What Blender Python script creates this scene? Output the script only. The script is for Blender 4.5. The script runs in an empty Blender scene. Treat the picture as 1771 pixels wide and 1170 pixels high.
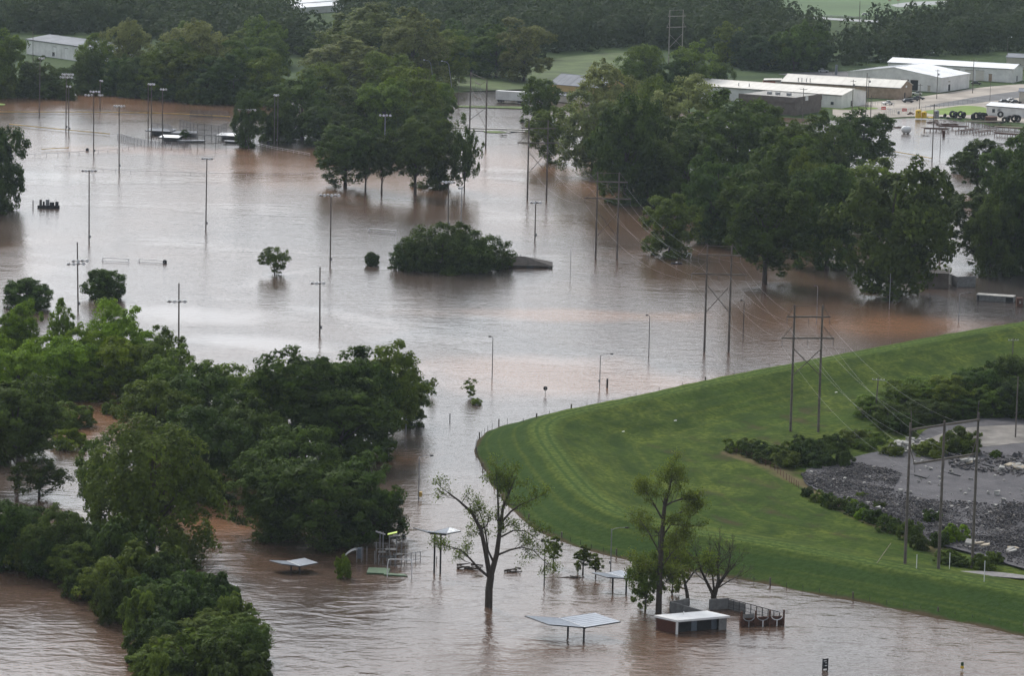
import bpy, math, random
import numpy as np
from mathutils import Vector, Matrix
random.seed(7)
RNG = np.random.default_rng(7)
scene = bpy.context.scene
COL = scene.collection

# ---------------------------------------------------------------- camera, sky, sun, exposure
F, CX, CY, CAM_H = 6274.0, 885.5, 585.0, 130.0          # photograph's focal length in its own pixels
cam_data = bpy.data.cameras.new('camera')
cam_data.sensor_fit = 'HORIZONTAL'
cam_data.sensor_width = 36.0
cam_data.lens = F / 1771.0 * 36.0
cam_data.clip_start = 1.0
cam_data.clip_end = 20000.0
cam = bpy.data.objects.new('camera', cam_data)
COL.objects.link(cam)
cam.matrix_world = Matrix.Translation((0, 0, CAM_H)) @ Matrix.Rotation(math.radians(90 - 9), 4, 'X') @ Matrix.Rotation(0.022, 4, 'Z')
scene.camera = cam

SUN_EL, SUN_AZ = math.radians(42), math.radians(-25)     # sun high, ahead of the camera and a little to the left
world = bpy.data.worlds.new('World')
scene.world = world
world.use_nodes = True
wn, wl = world.node_tree.nodes, world.node_tree.links
wn.clear()
w_out = wn.new('ShaderNodeOutputWorld')
w_bg = wn.new('ShaderNodeBackground')
w_bg.inputs['Strength'].default_value = 0.15
sky = wn.new('ShaderNodeTexSky')
sky.sky_type = 'NISHITA'
sky.sun_disc = False
sky.sun_elevation = SUN_EL
sky.sun_rotation = SUN_AZ
sky.air_density = 1.2
sky.dust_density = 2.5
w_bw = wn.new('ShaderNodeRGBToBW')
w_tint = wn.new('ShaderNodeMixRGB'); w_tint.blend_type = 'MULTIPLY'; w_tint.inputs[0].default_value = 1.0
w_tint.inputs[2].default_value = (0.92, 0.955, 1.01, 1)
w_mix = wn.new('ShaderNodeMixRGB'); w_mix.inputs[0].default_value = 0.88
w_tc = wn.new('ShaderNodeTexCoord')
w_map = wn.new('ShaderNodeMapping'); w_map.inputs['Scale'].default_value = (1, 1, 3.0)
w_no = wn.new('ShaderNodeTexNoise'); w_no.inputs['Scale'].default_value = 2.2; w_no.inputs['Detail'].default_value = 5
w_rr = wn.new('ShaderNodeMapRange')
w_rr.inputs['From Min'].default_value = 0.3; w_rr.inputs['From Max'].default_value = 0.7
w_rr.inputs['To Min'].default_value = 0.9; w_rr.inputs['To Max'].default_value = 1.1
# an overcast sky brightens towards the zenith
w_sep = wn.new('ShaderNodeSeparateXYZ'); w_el = wn.new('ShaderNodeMapRange')
for k_, v_ in zip(('From Min', 'From Max', 'To Min', 'To Max'), (0.0, 0.6, 0.76, 1.4)): w_el.inputs[k_].default_value = v_
w_cl = wn.new('ShaderNodeMath'); w_cl.operation = 'MULTIPLY'
w_mul = wn.new('ShaderNodeMixRGB'); w_mul.blend_type = 'MULTIPLY'; w_mul.inputs[0].default_value = 1.0
wl.new(sky.outputs[0], w_bw.inputs[0]); wl.new(w_bw.outputs[0], w_tint.inputs[1])
wl.new(sky.outputs[0], w_mix.inputs[1]); wl.new(w_tint.outputs[0], w_mix.inputs[2])
wl.new(w_tc.outputs['Generated'], w_map.inputs[0]); wl.new(w_map.outputs[0], w_no.inputs['Vector'])
wl.new(w_no.outputs[0], w_rr.inputs[0])
wl.new(w_tc.outputs['Generated'], w_sep.inputs[0]); wl.new(w_sep.outputs['Z'], w_el.inputs[0])
wl.new(w_el.outputs[0], w_cl.inputs[0]); wl.new(w_rr.outputs[0], w_cl.inputs[1])
wl.new(w_mix.outputs[0], w_mul.inputs[1]); wl.new(w_cl.outputs[0], w_mul.inputs[2])
wl.new(w_mul.outputs[0], w_bg.inputs['Color']); wl.new(w_bg.outputs[0], w_out.inputs['Surface'])

sun_data = bpy.data.lights.new('sun', 'SUN')
sun_data.energy = 1.35
sun_data.angle = math.radians(11)
sun_data.color = (1.0, 0.93, 0.8)
sun = bpy.data.objects.new('sun', sun_data)
COL.objects.link(sun)
sd = Vector((math.sin(SUN_AZ) * math.cos(SUN_EL), math.cos(SUN_AZ) * math.cos(SUN_EL), math.sin(SUN_EL)))
sun.rotation_euler = sd.to_track_quat('Z', 'Y').to_euler()
sun.location = (0, 600, 400)

scene.view_settings.view_transform = 'Standard'
scene.view_settings.look = 'None'
scene.view_settings.gamma = 1.0
scene.view_settings.use_curve_mapping = False
scene.view_settings.exposure = 0.5
scene.render.engine = 'CYCLES'
scene.cycles.max_bounces = 6
scene.cycles.diffuse_bounces = 4
scene.cycles.glossy_bounces = 3
scene.cycles.transmission_bounces = 3
scene.cycles.transparent_max_bounces = 6
scene.cycles.volume_bounces = 0
scene.cycles.use_denoising = True

# ---------------------------------------------------------------- finding places: pixel of the photograph -> point of the ground
RM = np.array(cam.matrix_world.to_3x3())
CP = np.array([0.0, 0.0, CAM_H])
def G(x, y, z=0.0):
    d = RM @ np.array([(x - CX) / F, -(y - CY) / F, -1.0])
    return CP + d * ((z - CAM_H) / d[2])
def depth(p):
    return -(RM.T @ (np.asarray(p, float) - CP))[2]
def hgt(x, yb, yt, z=0.0):
    a = RM.T @ (G(x, yb, z) - CP); e = RM.T @ np.array([0, 0, 1.0]); v = (CY - yt) / F
    return -(a[1] + v * a[2]) / (e[1] + v * e[2])
def mpp(x, y, z=0.0):
    return depth(G(x, y, z)) / F
def project(P):
    q = (np.asarray(P, float) - CP) @ RM
    return CX + F * q[..., 0] / -q[..., 2], CY - F * q[..., 1] / -q[..., 2]
def inpoly(px, py, poly):
    px = np.asarray(px, float); py = np.asarray(py, float)
    inside = np.zeros(px.shape, bool)
    n = len(poly)
    for i in range(n):
        x0, y0 = poly[i][:2]; x1, y1 = poly[(i + 1) % n][:2]
        if y0 == y1: continue
        c = ((y0 > py) != (y1 > py)) & (px < (x1 - x0) * (py - y0) / (y1 - y0) + x0)
        inside ^= c
    return inside

# ---------------------------------------------------------------- materials
MATS = {}
def mat(name, col, rough=0.7, metal=0.0, var=0.18, scale=1.5, bump=0.0, bscale=8.0, spec=0.3, col2=None):
    if name in MATS: return MATS[name]
    m = bpy.data.materials.new(name); m.use_nodes = True
    n, l = m.node_tree.nodes, m.node_tree.links
    b = n['Principled BSDF']
    b.inputs['Roughness'].default_value = rough
    b.inputs['Metallic'].default_value = metal
    b.inputs['Specular IOR Level'].default_value = spec
    tc = n.new('ShaderNodeTexCoord')
    no = n.new('ShaderNodeTexNoise'); no.inputs['Scale'].default_value = scale; no.inputs['Detail'].default_value = 6
    no.inputs['Roughness'].default_value = 0.65
    mr = n.new('ShaderNodeMapRange'); mr.inputs['From Min'].default_value = 0.32; mr.inputs['From Max'].default_value = 0.68
    mx = n.new('ShaderNodeMixRGB')
    c2 = col2 or tuple(max(0, c * (1 - 2 * var)) for c in col)
    mx.inputs[1].default_value = (*c2, 1)
    mx.inputs[2].default_value = (*(tuple(min(1, c * (1 + var)) for c in col)), 1)
    l.new(tc.outputs['Object'], no.inputs['Vector']); l.new(no.outputs[0], mr.inputs[0])
    l.new(mr.outputs[0], mx.inputs[0]); l.new(mx.outputs[0], b.inputs['Base Color'])
    if bump:
        n2 = n.new('ShaderNodeTexNoise'); n2.inputs['Scale'].default_value = bscale; n2.inputs['Detail'].default_value = 4
        bp = n.new('ShaderNodeBump'); bp.inputs['Strength'].default_value = 1.0; bp.inputs['Distance'].default_value = bump
        l.new(tc.outputs['Object'], n2.inputs['Vector']); l.new(n2.outputs[0], bp.inputs['Height']); l.new(bp.outputs[0], b.inputs['Normal'])
    MATS[name] = m
    return m

def leaf_mat(name, col, var=0.42, transl=0.42):
    m = bpy.data.materials.new(name); m.use_nodes = True
    n, l = m.node_tree.nodes, m.node_tree.links
    n.clear()
    out = n.new('ShaderNodeOutputMaterial')
    tc = n.new('ShaderNodeTexCoord'); oi = n.new('ShaderNodeObjectInfo'); at = n.new('ShaderNodeAttribute'); at.attribute_name = 'leaf'
    no = n.new('ShaderNodeTexNoise'); no.inputs['Scale'].default_value = 0.35; no.inputs['Detail'].default_value = 4
    add = n.new('ShaderNodeMath'); add.operation = 'MULTIPLY_ADD'; add.inputs[1].default_value = 0.45
    l.new(at.outputs['Fac'], add.inputs[0]); l.new(no.outputs[0], add.inputs[2])
    mr = n.new('ShaderNodeMapRange'); mr.inputs['From Min'].default_value = 0.4; mr.inputs['From Max'].default_value = 1.05
    l.new(tc.outputs['Object'], no.inputs['Vector']); l.new(add.outputs[0], mr.inputs[0])
    mx = n.new('ShaderNodeMixRGB')
    mx.inputs[1].default_value = (*(c * (1 - var) for c in col), 1)
    mx.inputs[2].default_value = (min(1, col[0] * (1 + var * 1.2)), min(1, col[1] * (1 + var)), min(1, col[2] * (1 + var * .8)), 1)
    l.new(mr.outputs[0], mx.inputs[0])
    hs = n.new('ShaderNodeHueSaturation')
    r1 = n.new('ShaderNodeMapRange'); r1.inputs['To Min'].default_value = 0.485; r1.inputs['To Max'].default_value = 0.515
    r2 = n.new('ShaderNodeMapRange'); r2.inputs['To Min'].default_value = 0.78; r2.inputs['To Max'].default_value = 1.2
    r3 = n.new('ShaderNodeMath'); r3.operation = 'MULTIPLY'; r3.inputs[1].default_value = 7.31
    r4 = n.new('ShaderNodeMath'); r4.operation = 'FRACT'
    l.new(oi.outputs['Random'], r1.inputs[0]); l.new(oi.outputs['Random'], r3.inputs[0]); l.new(r3.outputs[0], r4.inputs[0]); l.new(r4.outputs[0], r2.inputs[0])
    l.new(r1.outputs[0], hs.inputs['Hue']); l.new(r2.outputs[0], hs.inputs['Value']); l.new(mx.outputs[0], hs.inputs['Color'])
    di = n.new('ShaderNodeBsdfPrincipled'); tr = n.new('ShaderNodeBsdfTranslucent'); ms = n.new('ShaderNodeMixShader')
    di.inputs['Roughness'].default_value = 0.55; di.inputs['Specular IOR Level'].default_value = 0.03
    ms.inputs[0].default_value = transl
    l.new(hs.outputs[0], di.inputs['Base Color']); l.new(hs.outputs[0], tr.inputs['Color'])
    l.new(di.outputs[0], ms.inputs[1]); l.new(tr.outputs[0], ms.inputs[2]); l.new(ms.outputs[0], out.inputs['Surface'])
    MATS[name] = m
    return m

L_DARK = leaf_mat('leaves_dark', (0.06, 0.098, 0.02))
L_MID = leaf_mat('leaves_mid', (0.105, 0.155, 0.025))
L_COT = leaf_mat('leaves_greygreen', (0.175, 0.21, 0.075))
L_BRIGHT = leaf_mat('leaves_bright', (0.14, 0.225, 0.016))
L_YEL = leaf_mat('leaves_yellowgreen', (0.12, 0.17, 0.03))
L_FAR = leaf_mat('leaves_far', (0.05, 0.078, 0.032), var=.22)
BARK = mat('bark', (0.07, 0.058, 0.048), 0.9, scale=2.0, bump=0.05, bscale=5)
BARK_PALE = mat('bark_pale', (0.22, 0.2, 0.17), 0.9, scale=2.0)
WOOD_POLE = mat('weathered_pole_wood', (0.15, 0.13, 0.115), 0.9, scale=0.8, bump=0.01)
STEEL = mat('galvanised_steel', (0.32, 0.33, 0.35), 0.5, 0.4, scale=2)
STEEL_DARK = mat('dark_steel', (0.045, 0.046, 0.05), 0.55, 0.2, scale=2)
LAMP = mat('lamp_housing_white', (0.75, 0.76, 0.78), 0.35, 0.0, var=0.08)
WHITE = mat('white_paint', (0.8, 0.8, 0.8), 0.5, var=0.06, scale=.7)
WHITE_METAL = mat('white_metal_siding', (0.76, 0.76, 0.75), 0.5, var=0.1, scale=0.25, bump=0.02, bscale=3)
WHITE_ROOF = mat('white_metal_roof', (0.8, 0.81, 0.83), 0.45, var=0.08, scale=0.15, bump=0.02)
CREAM_ROOF = mat('cream_metal_roof', (0.66, 0.63, 0.57), 0.5, var=0.08, scale=0.15)
GREY_ROOF = mat('grey_metal_roof', (0.19, 0.205, 0.235), 0.75, var=0.1, scale=0.15)
BEIGE = mat('beige_siding', (0.5, 0.47, 0.41), 0.7, var=0.08, scale=.3)
TAN = mat('tan_brick', (0.4, 0.3, 0.22), 0.85, var=0.15, scale=.6)
YELLOW_WALL = mat('ochre_wall', (0.5, 0.36, 0.16), 0.8, var=0.1, scale=.4)
BROWN = mat('brown_panel', (0.16, 0.135, 0.12), 0.8, var=0.15, scale=.5)
RED_BRICK = mat('red_brick', (0.125, 0.055, 0.04), 0.85, var=0.3, scale=2.5, bump=0.02)
RUST = mat('rusty_steel', (0.115, 0.056, 0.04), 0.85, var=0.35, scale=1.8)
CONCRETE = mat('concrete', (0.36, 0.35, 0.33), 0.85, var=0.18, scale=.8)
GREY_BLOCK = mat('grey_block_wall', (0.2, 0.2, 0.2), 0.85, var=0.18, scale=1.2)
DARK = mat('dark_opening', (0.03, 0.03, 0.034), 0.7, var=0.2)
GLASS = mat('window_glass', (0.05, 0.06, 0.07), 0.12, var=0.1, spec=.6)
SAIL = mat('shelter_roof_bluegrey', (0.27, 0.30, 0.35), 0.42, 0.2, var=0.08, scale=.5)
YELLOW = mat('yellow_plastic', (0.75, 0.5, 0.03), 0.45, var=0.08)
YELLOW_CAP = mat('yellow_fence_cap', (0.62, 0.42, 0.12), 0.6, var=0.2, scale=.3)
RED = mat('red_sheet', (0.62, 0.06, 0.035), 0.5, var=0.1)
BLACK_RUB = mat('black_rubber', (0.025, 0.025, 0.027), 0.75, var=0.2)
SHINGLE = mat('dark_shingle_roof', (0.06, 0.052, 0.048), 0.95, var=0.25, scale=1.0, bump=.03)
LIME = mat('lime_panel', (0.5, 0.68, 0.08), 0.5, var=0.1)
GREEN_TARP = mat('green_plastic', (0.05, 0.11, 0.05), 0.6, var=0.25)
BLUE = mat('blue_panel', (0.13, 0.155, 0.19), 0.5, var=0.1)
GLASSY_WIRE = mat('aluminium_wire', (0.2, 0.2, 0.2), 0.4, 0.5, var=0.05)
DRIFT = mat('driftwood', (0.09, 0.07, 0.055), 0.9, var=0.3, scale=2)
PLANK = mat('pale_timber', (0.42, 0.36, 0.28), 0.85, var=0.2, scale=1.5)
ASPHALT = mat('asphalt', (0.13, 0.13, 0.135), 0.9, var=0.2, scale=.1, bump=.02)
YARD = mat('pale_gravel_yard', (0.36, 0.32, 0.28), 0.9, var=0.2, scale=.06, bump=.03)
GRASS_FLAT = mat('mown_grass', (0.12, 0.17, 0.05), 0.95, var=0.3, scale=.08, bump=.15, bscale=.8)
CARS = [mat('car_paint_' + n, c, 0.3, 0.3, var=0.05, spec=.5) for n, c in (('white', (.7, .7, .7)), ('dark', (.04, .04, .05)), ('silver', (.4, .42, .44)), ('blue', (.12, .18, .28)))]
ORANGE = mat('orange_red_paint', (0.4, 0.12, 0.07), 0.6, var=0.2)

# chain link: wire cloth that is mostly holes
def link_mat():
    m = bpy.data.materials.new('chain_link'); m.use_nodes = True
    n, l = m.node_tree.nodes, m.node_tree.links
    b = n['Principled BSDF']; b.inputs['Base Color'].default_value = (.2, .2, .22, 1); b.inputs['Roughness'].default_value = .6
    t = n.new('ShaderNodeBsdfTransparent'); mx = n.new('ShaderNodeMixShader'); mx.inputs[0].default_value = 0.2
    l.new(t.outputs[0], mx.inputs[1]); l.new(b.outputs[0], mx.inputs[2]); l.new(mx.outputs[0], n['Material Output'].inputs['Surface'])
    return m
LINK = link_mat()

# ---------------------------------------------------------------- mesh helpers
class MB:
    def __init__(s): s.v = []; s.f = []
    def add(s, vs, fs):
        o = len(s.v); s.v += [tuple(map(float, p)) for p in vs]; s.f += [tuple(i + o for i in f) for f in fs]; return s
    def box(s, c, d, rz=0.0):
        cx, cy, cz = c; hx, hy, hz = d[0] / 2, d[1] / 2, d[2] / 2
        co, si = math.cos(rz), math.sin(rz)
        vs = [(cx + co * x - si * y, cy + si * x + co * y, cz + z) for z in (-hz, hz) for x, y in ((-hx, -hy), (hx, -hy), (hx, hy), (-hx, hy))]
        return s.add(vs, [(3, 2, 1, 0), (4, 5, 6, 7), (0, 1, 5, 4), (1, 2, 6, 5), (2, 3, 7, 6), (3, 0, 4, 7)])
    def tube(s, p, q, r0, r1=None, n=6):
        r1 = r0 if r1 is None else r1
        p, q = Vector(p), Vector(q); d = q - p
        if d.length < 1e-6: return s
        d.normalize(); a = d.orthogonal().normalized(); b = d.cross(a)
        vs = []
        for c, r in ((p, r0), (q, r1)):
            for k in range(n):
                t = 2 * math.pi * k / n; vs.append(c + a * (r * math.cos(t)) + b * (r * math.sin(t)))
        fs = [(k, (k + 1) % n, n + (k + 1) % n, n + k) for k in range(n)] + [tuple(range(n - 1, -1, -1)), tuple(range(n, 2 * n))]
        return s.add(vs, fs)
    def path(s, pts, r, n=5):
        for i in range(len(pts) - 1): s.tube(pts[i], pts[i + 1], r, r, n)
        return s
    def lathe(s, prof, c=(0, 0, 0), n=14, axis='z'):
        vs = []
        for r, z in prof:
            for k in range(n):
                t = 2 * math.pi * k / n
                p = (r * math.cos(t), r * math.sin(t), z)
                if axis == 'y': p = (p[0], p[2], p[1])
                if axis == 'x': p = (p[2], p[0], p[1])
                vs.append((p[0] + c[0], p[1] + c[1], p[2] + c[2]))
        fs = [(i * n + k, i * n + (k + 1) % n, (i + 1) * n + (k + 1) % n, (i + 1) * n + k) for i in range(len(prof) - 1) for k in range(n)]
        fs += [tuple(range(n - 1, -1, -1)), tuple(range((len(prof) - 1) * n, len(prof) * n))]
        return s.add(vs, fs)
    def slab(s, top, t):
        """a sheet of thickness t under the polygon of 3-D points 'top'"""
        n = len(top); vs = [tuple(p) for p in top] + [(p[0], p[1], p[2] - t) for p in top]
        return s.add(vs, [tuple(range(n)), tuple(range(2 * n - 1, n - 1, -1))] + [(n + i, n + (i + 1) % n, (i + 1) % n, i) for i in range(n)])
    def build(s, name, m, parent=None, smooth=False):
        me = bpy.data.meshes.new(name); me.from_pydata(s.v, [], s.f); me.update()
        me.materials.append(m)
        if smooth: me.polygons.foreach_set('use_smooth', [True] * len(me.polygons))
        o = bpy.data.objects.new(name, me); COL.objects.link(o)
        if parent is not None: o.parent = parent
        return o

def np_mesh(name, verts, faces, m, attr=None, smooth=False):
    """fast mesh from arrays; faces (n,k)"""
    me = bpy.data.meshes.new(name)
    nf, k = faces.shape
    me.vertices.add(len(verts)); me.vertices.foreach_set('co', np.asarray(verts, np.float32).ravel())
    me.loops.add(nf * k); me.loops.foreach_set('vertex_index', faces.astype(np.int32).ravel())
    me.polygons.add(nf); me.polygons.foreach_set('loop_start', np.arange(nf, dtype=np.int32) * k)
    if attr is not None:
        for an, vals in attr.items():
            a = me.attributes.new(an, 'FLOAT', 'POINT'); a.data.foreach_set('value', np.asarray(vals, np.float32))
    me.update(calc_edges=True); me.validate()
    me.polygons.foreach_set('use_smooth', np.full(len(me.polygons), smooth))
    me.materials.append(m)
    return me

def tag(o, label=None, cat=None, group=None, kind=None):
    if label: o['label'] = label
    if cat: o['category'] = cat
    if group: o['group'] = group
    if kind: o['kind'] = kind
    return o
def thing(name, label, cat, loc=(0, 0, 0), rz=0.0, group=None):
    o = bpy.data.objects.new(name, None); COL.objects.link(o)
    o.empty_display_size = 0.5
    o.location = tuple(map(float, loc)); o.rotation_euler = (0, 0, rz)
    return tag(o, label, cat, group)
def link(name, me, parent=None):
    o = bpy.data.objects.new(name, me); COL.objects.link(o)
    if parent is not None: o.parent = parent
    return o
def structure(o): o['kind'] = 'structure'; return o

# ================================================================ THE SETTING
LAND = 0.3
SHORE_PX = [(-700, 168), (-100, 166), (0, 161), (60, 160), (110, 164), (150, 158), (195, 157), (260, 166), (330, 172), (400, 178), (520, 176), (640, 168),
            (720, 162), (780, 161), (850, 157), (900, 154), (960, 158), (1050, 175), (1200, 195), (1330, 205), (1430, 208), (1500, 206), (1545, 205),
            (1600, 204), (1690, 212), (1771, 224), (1900, 240), (2600, 300)]
SH = np.array([G(x, y) for x, y in SHORE_PX])
def shore_y(X): return np.interp(X, SH[:, 0], SH[:, 1])

def ground_mat():
    m = bpy.data.materials.new('ground'); m.use_nodes = True
    n, l = m.node_tree.nodes, m.node_tree.links; b = n['Principled BSDF']
    b.inputs['Roughness'].default_value = 0.95; b.inputs['Specular IOR Level'].default_value = 0.1
    g = n.new('ShaderNodeNewGeometry')
    n1 = n.new('ShaderNodeTexNoise'); n1.inputs['Scale'].default_value = 0.03; n1.inputs['Detail'].default_value = 8
    n2 = n.new('ShaderNodeTexNoise'); n2.inputs['Scale'].default_value = 0.6; n2.inputs['Detail'].default_value = 5
    l.new(g.outputs['Position'], n1.inputs['Vector']); l.new(g.outputs['Position'], n2.inputs['Vector'])
    r = n.new('ShaderNodeValToRGB'); r.color_ramp.elements[0].position = 0.35; r.color_ramp.elements[1].position = 0.7
    r.color_ramp.elements[0].color = (0.03, 0.052, 0.02, 1); r.color_ramp.elements[1].color = (0.06, 0.09, 0.03, 1)
    mx = n.new('ShaderNodeMixRGB'); mx.blend_type = 'OVERLAY'; mx.inputs[0].default_value = .6
    l.new(n1.outputs[0], r.inputs[0]); l.new(r.outputs[0], mx.inputs[1]); l.new(n2.outputs[0], mx.inputs[2]); l.new(mx.outputs[0], b.inputs['Base Color'])
    bp = n.new('ShaderNodeBump'); bp.inputs['Distance'].default_value = .3; l.new(n2.outputs[0], bp.inputs['Height']); l.new(bp.outputs[0], b.inputs['Normal'])
    return m
def make_ground():
    xs = np.concatenate([[-5000, -2500, -1200, -800], np.arange(-500, 560, 10), [800, 1200, 2500, 5000]]).astype(float)
    ys = np.concatenate([[-1500, 0, 600, 1000, 1200], np.arange(1280, 1700, 5), np.arange(1700, 2500, 40), [3000, 4000, 5500]]).astype(float)
    X, Y = np.meshgrid(xs, ys)
    d = Y - shore_y(X)
    w = 4 * np.sin(X * .11) + 3 * np.sin(X * .037 + 1.3)
    Z = np.clip((d + w) * 0.05 + 0.02, -2.5, LAND)
    V = np.stack([X, Y, Z], -1).reshape(-1, 3)
    nx, ny = len(xs), len(ys)
    i = np.arange(nx * ny).reshape(ny, nx)
    Fc = np.stack([i[:-1, :-1], i[:-1, 1:], i[1:, 1:], i[1:, :-1]], -1).reshape(-1, 4)
    structure(link('ground', np_mesh('ground', V, Fc, ground_mat(), smooth=True)))
make_ground()

def water_mat():
    m = bpy.data.materials.new('flood_water'); m.use_nodes = True
    n, l = m.node_tree.nodes, m.node_tree.links; b = n['Principled BSDF']
    b.inputs['Roughness'].default_value = 0.10; b.inputs['IOR'].default_value = 1.33
    g = n.new('ShaderNodeNewGeometry')
    def noise(scale, detail, rough=.5, stretch=None, rot=0, dist=0):
        t = n.new('ShaderNodeTexNoise'); t.inputs['Scale'].default_value = scale; t.inputs['Detail'].default_value = detail
        t.inputs['Roughness'].default_value = rough; t.inputs['Distortion'].default_value = dist
        if stretch:
            mp = n.new('ShaderNodeMapping'); mp.inputs['Scale'].default_value = stretch; mp.inputs['Rotation'].default_value = (0, 0, rot)
            l.new(g.outputs['Position'], mp.inputs[0]); l.new(mp.outputs[0], t.inputs['Vector'])
        else: l.new(g.outputs['Position'], t.inputs['Vector'])
        return t
    def rng(t, a, bb, c, d):
        r = n.new('ShaderNodeMapRange'); r.interpolation_type = 'SMOOTHSTEP'
        for k, v in zip(('From Min', 'From Max', 'To Min', 'To Max'), (a, bb, c, d)): r.inputs[k].default_value = v
        l.new(t, r.inputs[0]); return r.outputs[0]
    def math_(op, a, bb):
        q = n.new('ShaderNodeMath'); q.operation = op
        for i, v in enumerate((a, bb)):
            if isinstance(v, (int, float)): q.inputs[i].default_value = v
            else: l.new(v, q.inputs[i])
        return q.outputs[0]
    # silt: plumes of redder and greyer mud
    silt = noise(0.011, 4, .55, (1, .55, 1), .3, .6)
    r = n.new('ShaderNodeValToRGB'); r.color_ramp.elements[0].position = .36; r.color_ramp.elements[1].position = .66
    r.color_ramp.elements[0].color = (0.055, 0.046, 0.043, 1); r.color_ramp.elements[1].color = (0.12, 0.07, 0.045, 1)
    l.new(silt.outputs[0], r.inputs[0])
    def blob(x, y, rx, ry, ang=0.0):
        """soft ragged patch of the river round a place, 1 in its middle"""
        c = G(x, y); mp = n.new('ShaderNodeMapping'); mp.vector_type = 'TEXTURE'
        mp.inputs['Location'].default_value = (c[0], c[1], 0); mp.inputs['Rotation'].default_value = (0, 0, ang); mp.inputs['Scale'].default_value = (rx, ry, 1)
        l.new(g.outputs['Position'], mp.inputs[0]); q = n.new('ShaderNodeVectorMath'); q.operation = 'LENGTH'; l.new(mp.outputs[0], q.inputs[0])
        w_ = math_('ADD', q.outputs['Value'], math_('MULTIPLY', math_('SUBTRACT', silt2.outputs[0], .5), 1.6))
        return rng(w_, .25, 1.15, 1.0, 0.0)
    silt2 = noise(.035, 5, .6, (1, .5, 1), .2, .5)
    red = None
    for a_ in [(200, 172, 90, 70), (480, 285, 40, 50), (600, 312, 45, 40), (740, 318, 40, 40), (950, 285, 34, 60), (1050, 320, 26, 50), (1560, 562, 34, 26), (1150, 665, 60, 24), (1000, 545, 40, 12), (900, 640, 40, 25), (150, 725, 16, 40), (330, 262, 60, 16), (700, 790, 10, 14), (380, 900, 14, 20)]:
        v = blob(*a_); red = v if red is None else math_('MAXIMUM', red, v)
    mr_ = n.new('ShaderNodeMixRGB'); mr_.inputs[2].default_value = (.26, .13, .068, 1)
    l.new(math_('MULTIPLY', red, .62), mr_.inputs[0]); l.new(r.outputs[0], mr_.inputs[1])
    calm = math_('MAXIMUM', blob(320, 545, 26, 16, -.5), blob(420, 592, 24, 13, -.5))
    # the slick's brighter sky reflection, painted in as a paler base colour
    sheen_mix = n.new('ShaderNodeMixRGB'); sheen_mix.inputs[2].default_value = (.46, .43, .42, 1)
    l.new(math_('MULTIPLY', calm, .24), sheen_mix.inputs[0]); l.new(mr_.outputs[0], sheen_mix.inputs[1]); l.new(sheen_mix.outputs[0], b.inputs['Base Color'])
    # wind ripples, stronger and weaker in long patches; slicks where it is calm
    slick = noise(0.014, 3, .5, (1, 1.6, 1), -.5, 1.2)
    k = rng(slick.outputs[0], .3, .5, .55, 1.0)
    rip = noise(.55, 3, .6, (1, 1.4, 1), .2)
    chop = noise(.2, 4, .65, (.8, 1.3, 1), .1, .4)
    swell = noise(.13, 2, .5, (1, 1.6, 1), .5, .8)
    # the river runs faster near the bank in front: bigger standing ripples there
    sp = n.new('ShaderNodeSeparateXYZ'); l.new(g.outputs['Position'], sp.inputs[0])
    near = rng(sp.outputs['Y'], 560, 700, 1.0, 0.0)
    k = math_('MULTIPLY', k, math_('SUBTRACT', 1.0, math_('MULTIPLY', calm, .75)))
    h1 = math_('MULTIPLY', rip.outputs[0], k)
    h2 = math_('MULTIPLY', swell.outputs[0], math_('ADD', math_('MULTIPLY', near, 1.3), .45))
    h = math_('ADD', math_('ADD', math_('MULTIPLY', h1, .14), math_('MULTIPLY', math_('MULTIPLY', chop.outputs[0], k), .12)), math_('MULTIPLY', h2, .2))
    bp = n.new('ShaderNodeBump'); bp.inputs['Strength'].default_value = 1.0; bp.inputs['Distance'].default_value = 1.0
    l.new(h, bp.inputs['Height']); l.new(bp.outputs[0], b.inputs['Normal'])
    l.new(rng(slick.outputs[0], .3, .6, .11, .17), b.inputs['Roughness'])
    return m
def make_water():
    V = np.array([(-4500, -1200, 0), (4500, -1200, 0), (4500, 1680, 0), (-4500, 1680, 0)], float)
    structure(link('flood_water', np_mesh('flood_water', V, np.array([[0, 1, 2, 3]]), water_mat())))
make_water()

# ---------------------------------------------------------------- the levee: a grassed bank bent round a dry yard
CREST_H = 3.6
CREST_PX = [(3300, 380), (2150, 505), (1950, 532), (1771, 560), (1660, 578), (1560, 597), (1450, 618), (1330, 641), (1230, 661), (1130, 684), (1060, 698), (1000, 710), (960, 720), (938, 733),
            (936, 747), (944, 765), (960, 787), (982, 816), (1008, 845), (1034, 868), (1085, 893), (1180, 917), (1321, 938), (1440, 960), (1560, 982), (1771, 1022), (2100, 1090), (3300, 1330)]
CREST = np.array([G(x, y, CREST_H)[:2] for x, y in CREST_PX])
def smooth_line(P, it=2):
    for _ in range(it):
        Q = [P[0]]
        for a, b in zip(P[:-1], P[1:]): Q += [a * .75 + b * .25, a * .25 + b * .75]
        Q.append(P[-1]); P = np.array(Q)
    return P
CREST = smooth_line(CREST)
def crest_dist(X, Y):
    d = np.full(X.shape, 1e9)
    for a, b in zip(CREST[:-1], CREST[1:]):
        ab = b - a; L2 = ab @ ab
        if L2 < 1e-9: continue
        t = np.clip(((X - a[0]) * ab[0] + (Y - a[1]) * ab[1]) / L2, 0, 1)
        d = np.minimum(d, np.hypot(X - a[0] - t * ab[0], Y - a[1] - t * ab[1]))
    ins = inpoly(X, Y, [tuple(p) for p in CREST] )
    return np.where(ins, d, -d)                      # positive inside the bend
YARD_Z = 0.4
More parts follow.
